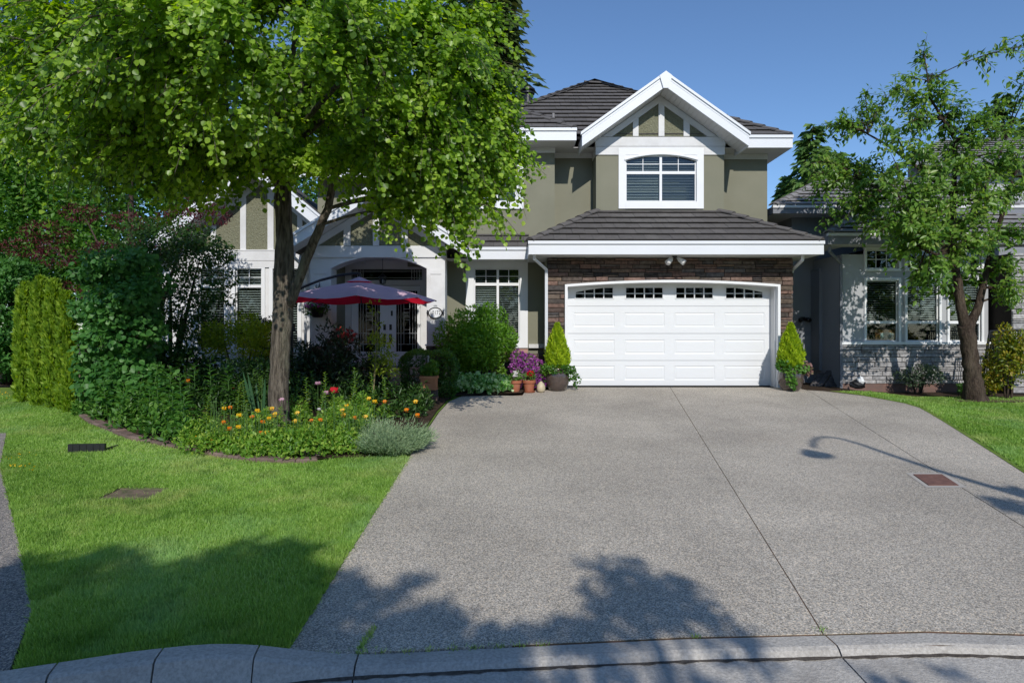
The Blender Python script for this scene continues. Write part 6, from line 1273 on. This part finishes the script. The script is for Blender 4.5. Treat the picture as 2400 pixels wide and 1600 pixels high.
for k in range(8): b = MB(); b.tube([(0, 0, 0), (rnd.uniform(-.25, .25), rnd.uniform(-.3, .3), .3)], [.012, .005], 5); b.build('stem', M['barkd'], lv, False)
# tall lilies and other single perennials
def stem_plant(x, y, h, n, size, m, label, group, name='lily_plant', cat='plant', tmpl=T_LANCE, lean=.1, bare=.15, ln=1.0):
    z = gz(x, y); t = thing(name, label, cat, (x, y, z), 0, group); e = Vector((rnd.uniform(-lean, lean), rnd.uniform(-lean, lean), h)); b = MB(); b.tube(curve((0, 0, 0), e, 4), [.008, .007, .006, .005, .003], 5); b.build('stem', M['stemg'], t, False)
    f = bare + (1 - bare) * np.arange(n) / n; a = np.arange(n) * 2.4 + rnd.random() * 6; k = len(f); Pp = np.array([tuple(e * q) for q in f])
    leaves('leaves', t, Pp, np.stack([np.cos(a), np.sin(a), .55 - .5 * (1 - f)], 1), np.stack([-.3 * np.cos(a), -.3 * np.sin(a), np.ones(k)], 1), size * (1.15 - .5 * f) * (.8 + .4 * rng.random(k)), tmpl, M[m], world=False); return t
for k, (px, py, h) in enumerate(sorted(((225, 985, .62), (255, 990, .7), (285, 1000, .72), (315, 1008, .78), (345, 1018, .72), (375, 1022, .8), (400, 1030, .75), (270, 968, .85), (310, 975, .9), (350, 985, .95), (395, 1000, .95), (430, 1010, .85), (430, 1040, .72), (460, 985, .95), (500, 985, .95), (540, 985, .9)))):
    x, y = GP(px, py); stem_plant(x, y, h, 34, .20, 'lf_lily', 'leafy green lily stem without flowers in the left bed, ' + place(k, 16), 'lily stems left of the trunk')
PL = sorted(((690, 985, .8), (720, 990, .75), (580, 1000, .72), (765, 985, .8), (835, 975, .85), (880, 985, .8), (905, 985, .7), (480, 1010, .55), (530, 1020, .5), (555, 990, .65), (620, 1030, .45), (660, 1035, .5), (745, 1010, .6), (790, 1010, .6), (815, 1000, .65), (850, 1010, .6), (470, 1035, .4), (700, 1040, .42), (780, 1040, .45), (605, 975, .7), (740, 965, .75)))
for k, (px, py, h) in enumerate(PL):
    x, y = GP(px, py); stem_plant(x, y, h, 40, .09, 'lf_cover', 'upright bright green perennial among the poppies, ' + place(k, len(PL)), 'bright upright perennials in the bed', name='perennial', tmpl=T_OVAL)
def iris(px, py, lab, n=12, h=.75, Y=None):
    x, y = GP(px, py); z = gz(x, y); t = thing('iris_clump', lab, 'iris', (x, y, z)); a = rng.random(n) * 2 * np.pi
    leaves('blades', t, np.stack([.1 * np.cos(a), .07 * np.sin(a), np.zeros(n)], 1), np.stack([.25 * np.cos(a), .2 * np.sin(a), np.ones(n)], 1), np.stack([rng.normal(size=n) * .4, -np.ones(n), np.zeros(n)], 1), h * (.7 + .4 * rng.random(n)), (np.array([(0, .5, 0), (0, -.5, 0), (.7, -.42, 0), (1, 0, 0), (.7, .42, 0)], float), [(0, 1, 2, 3, 4)]), M['lf_iris'], None, np.full(n, .05), world=False)
    b = MB(); b.tube([(0, 0, 0), (.02, 0, h * .9)], .006, 5); b.build('stem', M['stemg'], t, False)
iris(455, 950, 'pale iris blades in the dark gap left of the trunk', 16, .85); iris(612, 985, 'iris blades just left of the trunk base', 7, .8); iris(480, 945, 'narrow iris blades behind the pale clump', 10, .7)
# poppies: one thing each
PET = MB(); PET.smooth = True
def poppy(px, py, Y, col, label, group, r=.04, h=None, name='poppy', cat='poppy'):
    p = P3(px, py, Y); g_ = gz(p.x, Y); hh = max(.15, p.z - g_); t = thing(name, label, cat, (p.x, Y, g_), 0, group)
    b = MB(); dx = rnd.uniform(-.05, .05); b.tube(curve((dx, .03, 0), (0, 0, hh - r * .5), 4, 0, .0), .0035, 5); b.build('stem', M['stemg'], t, False)
    k = 4; a = np.arange(k) * math.pi / 2 + rnd.random(); tl = rnd.uniform(-.3, .3)
    ax = np.stack([np.cos(a), np.sin(a), np.full(k, .45)], 1); ax[:, 2] += (tl + .75) * ax[:, 1] * .9; nn = np.stack([-np.cos(a) * .75, -np.sin(a) * .75, np.ones(k)], 1)
    tv = np.array([(0, 0, 0), (.55, .48, .12), (.95, .30, .25), (1.0, 0, .22), (.95, -.30, .25), (.55, -.48, .12)], float)
    leaves('petals', t, np.tile(np.array([0, 0, hh - r * .6]), (k, 1)), ax, nn, np.full(k, r * 1.2), (tv, [(0, 3, 2, 1), (0, 5, 4, 3)]), M[col], world=False, wid=np.full(k, r * 1.45))
    b = MB(); b.lathe([(.0, 0), (r * .22, r * .15), (r * .22, r * .35), (0, r * .42)], (0, 0, hh - r * .5), 8, False); b.build('centre', M['stemg'], t, False); return t
def C6(x, y): return 400 + x * .27636, 850 + y * .27636
ye = [(453, 382), (735, 403), (860, 385), (885, 432), (835, 470), (1075, 423), (575, 540), (580, 440), (815, 590), (1058, 490), (1493, 362), (1457, 400), (1653, 455), (1730, 325), (1680, 300), (1467, 440), (340, 660), (200, 632)]
og = [(450, 500), (500, 553), (765, 590), (505, 375), (690, 455), (1270, 480), (1193, 487), (1455, 565), (1285, 628), (1815, 325), (1565, 462), (295, 690), (780, 497)]
def bedY(py): return 7.95 + max(0, (1020 - py)) * .006 + rnd.uniform(-.05, .1)
for k, (x, y) in enumerate(sorted(ye)):
    px, py = C6(x, y); poppy(px, py, bedY(py), 'pt_yellow', 'yellow poppy over the front bed foliage, ' + place(k, len(ye)), 'yellow poppies in the front bed', r=.042 if y > 370 else .04)
for k, (x, y) in enumerate(sorted(og)):
    px, py = C6(x, y); poppy(px, py, bedY(py), 'pt_orange', 'orange poppy over the front bed foliage, ' + place(k, len(og)), 'orange poppies in the front bed', r=.038)
for px, py, col, lab in ((974, 940, 'pt_yellow', 'single tall yellow poppy beside the terracotta planter box'), (953, 960, 'pt_orange', 'orange poppy rising from the lavender top'), (978.5, 972, 'pt_orange', 'orange poppy low by the driveway edge')):
    poppy(px, py, 9.6, col, lab, None, r=.05)
poppy(783, 913, 9.9, 'pt_red', 'large deep red peony bloom right of the trunk', None, r=.085, name='peony', cat='peony')
poppy(545, 909, 10.6, 'pt_red', 'small red bloom in the dark planting left of the trunk', None, r=.045, name='peony', cat='peony')
poppy(441, 891, 10.8, 'pt_orange', 'dull orange bloom below the pale iris blades', None, r=.05)
for px, py, lab in ((745, 897, 'pale pink columbine, the highest right of the trunk'), (764, 919, 'pale pink columbine just left of the red peony'), (660, 936, 'pale pink columbine right against the trunk')):
    poppy(px, py, 9.7 if px > 700 else 9.0, 'pt_pink', lab, 'pink columbines near the trunk', r=.05, name='columbine', cat='columbine')
for px, py, lab in ((748, 958, 'faded pale poppy among the yellow ones'),): poppy(px, py, 9.2, 'pt_white', lab, None, r=.035)
for L_, m_, par in (([(*P3(815, 788, 11.5), .14, .1, .1), (*P3(800, 778, 11.5), .1, .1, .07)], 'pt_red', None),):
    for o in S.objects:
        if o.get('label') == 'tall dark rhododendron right of the tree trunk': shrub_leaves('flowers', o, L_, 42, .06, T_HEART, leafmat('rhodo_red', [(.25, .02, .015), (.4, .04, .03)], .2), inner=.7)
stb = MB()
for k in range(90):
    p = P3(*C6(rnd.uniform(300, 1720), rnd.uniform(330, 520)), rnd.uniform(7.95, 8.5)); g_ = gz(p.x, p.y); stb.tube(curve((p.x + rnd.uniform(-.04, .04), p.y, g_ + .1), p, 3), .003, 4, False)
    stb.lathe([(0, 0), (.009, .008), (.008, .02), (0, .026)], tuple(p), 6, False)
props(stb.build('poppy_buds', M['stemg']), 'thin poppy stems with green buds above the foliage', kind='stuff')
# grass blades over the lawns
def grass(poly, n, h, w, label, dens_y=True, hole=None):
    xs = [p[0] for p in poly]; ys = [p[1] for p in poly]; out = []; need = n
    while need > 0:
        k = need * 2 + 1000; u = rng.random(k); y0, y1 = min(ys), max(ys); y = 1 / (1 / y0 + u * (1 / y1 - 1 / y0)); x = min(xs) + rng.random(k) * (max(xs) - min(xs)); ins = np.zeros(k, bool); j = len(poly) - 1
        for i in range(len(poly)):
            xi, yi = poly[i]; xj, yj = poly[j]; c = ((yi > y) != (yj > y)) & (x < (xj - xi) * (y - yi) / (yj - yi + 1e-12) + xi); ins ^= c; j = i
        ins &= np.abs(x / y) < 1.15
        if hole is not None: ins &= ~hole(x, y)
        out.append(np.stack([x[ins], y[ins]], 1)); need -= int(ins.sum())
    XY = np.concatenate(out)[:n]; z = np.array([gz(a, c) for a, c in XY]); P = np.column_stack([XY, z])
    D = np.column_stack([rng.normal(size=n) * .45, rng.normal(size=n) * .45, np.ones(n)]); Nn = np.column_stack([rng.normal(size=n), rng.normal(size=n), np.full(n, .2)])
    pat = .5 + .25 * np.sin(XY[:, 0] * 1.3 + 2.0 * np.sin(XY[:, 1] * .9)) + .2 * np.sin(XY[:, 1] * 2.3 + XY[:, 0]); o = leaves('grass', None, P, D, Nn, h * (.5 + .8 * rng.random(n)), T_BLADE, M['lf_grass'], np.clip(.55 * rng.random(n) + .4 * pat, 0, 1), w * (P[:, 1] / 5 + .4) * (.7 + .6 * rng.random(n)))
    o['kind'] = 'stuff'; o['label'] = label
ucx, ucy = GP(312, 1160)
hole = lambda x, y: (np.abs(x - ucx) < .27) & (np.abs(y - ucy) < .2)
bedp = [tuple(p[:2]) for p in pts]
def inbed(x, y):
    fx = np.interp(x, [p[0] for p in bedp], [p[1] for p in bedp], left=99, right=99); return (y > fx + .02) & (x > bedp[0][0] - .3)
lp2 = [(-2.56, 3.16), (-2.0, 3.34), (-1.4, 3.47), (-1.28, 3.5), (-1.31, 7.8), (-1.5, 8.2)] + [(p[0], p[1] + .02) for p in reversed(bedp)] + [(-7.2, 10.9), (-9.5, 12.6), (-16, 13.8), (-16, 11.9), (-9.5, 9.2), (-7.5, 9.2), LE[0], LE[1], LE[2]]
grass(lp2, 300000, .048, .009, 'short mown grass on the front lawn', hole=hole)
grass([(4.78, 3.5), (8, 2.8), (14, 4), (14, 13.3), (8.0, 13.4), (7.1, 13.55), (7.42, 12.96), (7.68, 12.0), (7.64, 11.45), (7.18, 10.2), (6.66, 8.85), (6.04, 7.3), (5.41, 5.5)], 110000, .045, .009, 'short mown grass on the right lawn')
# weeds in the open joints and along the kerb
def tufts(lst, n, label):
    P = np.array([(x + rnd.gauss(0, s), y + rnd.gauss(0, s * .7), (gz(x, y) - .005 if y > kx(x) - .2 else gz(0, 3.45) - .075)) for x, y, s in lst for _ in range(n)]); k = len(P)
    o = leaves('weeds', None, P, np.column_stack([rng.normal(size=k) * .5, rng.normal(size=k) * .5, np.ones(k)]), rdir(k), .035 * (.4 + .8 * rng.random(k)), T_BLADE, M['lf_grass'], None, np.full(k, .006)); o['kind'] = 'stuff'; o['label'] = label
tufts([(-.87 + .0023 * i, 3.56 + .02 * i, .012) for i in range(12)] + [(-.87, 3.56, .03)] * 2 + [(-1.30, y, .014) for y in np.arange(3.6, 7.9, .07)] + [(x, kx(x) + .012, .02) for x in np.arange(-1.9, .3, .13)] + [(1.88, 3.76, .02), (1.1, 3.69, .015)] + [(x, kx(x) - .47 + rnd.uniform(-.04, .02), .03) for x in np.arange(1.0, 3.3, .17)] + [(ucx + a, ucy - .26, .03) for a in np.arange(-.3, .32, .05)] + [(ucx + .3, ucy + a, .04) for a in np.arange(-.25, .2, .06)] + [(ucx + a, ucy - .15, .05) for a in np.arange(-.3, .3, .04)] * 2 + [(ucx + a, ucy + .05, .06) for a in (-.25, .1, .2, .25)], 20, 'weeds growing in the kerb joint')

# ------------------------------------------------------------------ street trees behind the viewer, known by their shadows
def shadow_tree(name, label, base, blobs, n, Yc):
    t = thing(name, label, 'tree', base, 0, 'street trees across the road'); L = []
    for px, py, r in blobs:
        X, Y = GP(px, py); 
        for q in range(6):
            yc = Yc + rnd.uniform(-1.4, 1.4); d = Y - yc; rr = r * rnd.uniform(.22, .52); L.append((X - SUN_DX * d + rnd.uniform(-.85, .85) * r, yc, gz(X, Y) + SUN_TAN * d + rnd.uniform(-.6, .5) * r, rr * 1.35, rr, rr * .5))
    P, Nn, k = blob_points(L, n, .1)
    leaves('crown', t, P, rdir(n) + np.array([0, 0, -.3]), rdir(n), .12 * (.6 + .8 * rng.random(n)), T_OVAL, M['lf_mid'])
    for l in L[::9]: b = MB(); b.smooth = True; b.tube(curve(Vector(base) + Vector((0, 0, 2.2)), l[:3], 5, 0, .3), [.07, .06, .05, .04, .025, .012], 6); b.build('limb', M['barkd'], t)
    b = MB(); b.smooth = True; b.tube([base, (base[0], base[1], base[2] + 2.4)], [.2, .15], 10); b.build('trunk', M['barkd'], t)
shadow_tree('street_tree', 'leafy street tree behind the viewer shading the lawn and kerb', (-3.6, -6.5, -.6),
            [(120, 1335, .38), (190, 1320, .3), (270, 1330, .25), (180, 1400, .6), (300, 1420, .6), (420, 1400, .5), (540, 1340, .4), (620, 1300, .28), (680, 1290, .2), (520, 1430, .7), (640, 1420, .6), (700, 1380, .4), (250, 1500, .8), (450, 1500, .8), (620, 1500, .8), (30, 1400, .3), (30, 1520, .5), (780, 1380, .35), (860, 1400, .3), (920, 1370, .2), (800, 1470, .5), (930, 1470, .35), (700, 1560, .8), (900, 1560, .7), (400, 1590, .9), (150, 1590, .9), (1050, 1520, .35), (1000, 1580, .5), (560, 1480, .6), (350, 1360, .3)], 17000, -6.5)
shadow_tree('street_tree', 'smaller street tree behind the viewer shading the driveway foot', (1.6, -6.0, -.6),
            [(1400, 1330, .22), (1460, 1310, .12), (1480, 1370, .34), (1560, 1380, .36), (1420, 1400, .28), (1600, 1420, .3), (1530, 1450, .4), (1250, 1460, .25), (1330, 1480, .25), (1680, 1470, .22), (1430, 1490, .3), (1180, 1500, .2), (1280, 1575, .16), (1440, 1565, .14), (1600, 1590, .14), (1760, 1545, .12), (1700, 1600, .16), (2260, 1575, .13), (2080, 1580, .10)], 1300, -6.0)
shadow_tree('street_tree', 'young street tree near the lamp post behind the viewer', (6.6, -4.0, -.55), [(2360, 1180, .16), (2330, 1170, .10), (2400, 1190, .2), (2440, 1200, .3), (2390, 1150, .14), (2460, 1170, .3)], 700, -3.6)

# the wood on the far side of the street, which the windows reflect
L = [(x + rnd.uniform(-2, 2), -34 + rnd.uniform(-4, 4), z, 5.5, 4, 4.5) for x in range(-70, 71, 6) for z in (3.5, 8.5 + rnd.uniform(-1.5, 1.5))]
P, Nn, k = blob_points(L, 16000, .6)
o = leaves('treeline', None, P, rdir(len(P)), Nn + rdir(len(P)) * .5, .85 * (.6 + .7 * rng.random(len(P))), T_OVAL, M['lf_dark']); o['kind'] = 'stuff'; o['label'] = 'dark wood on the far side of the street'
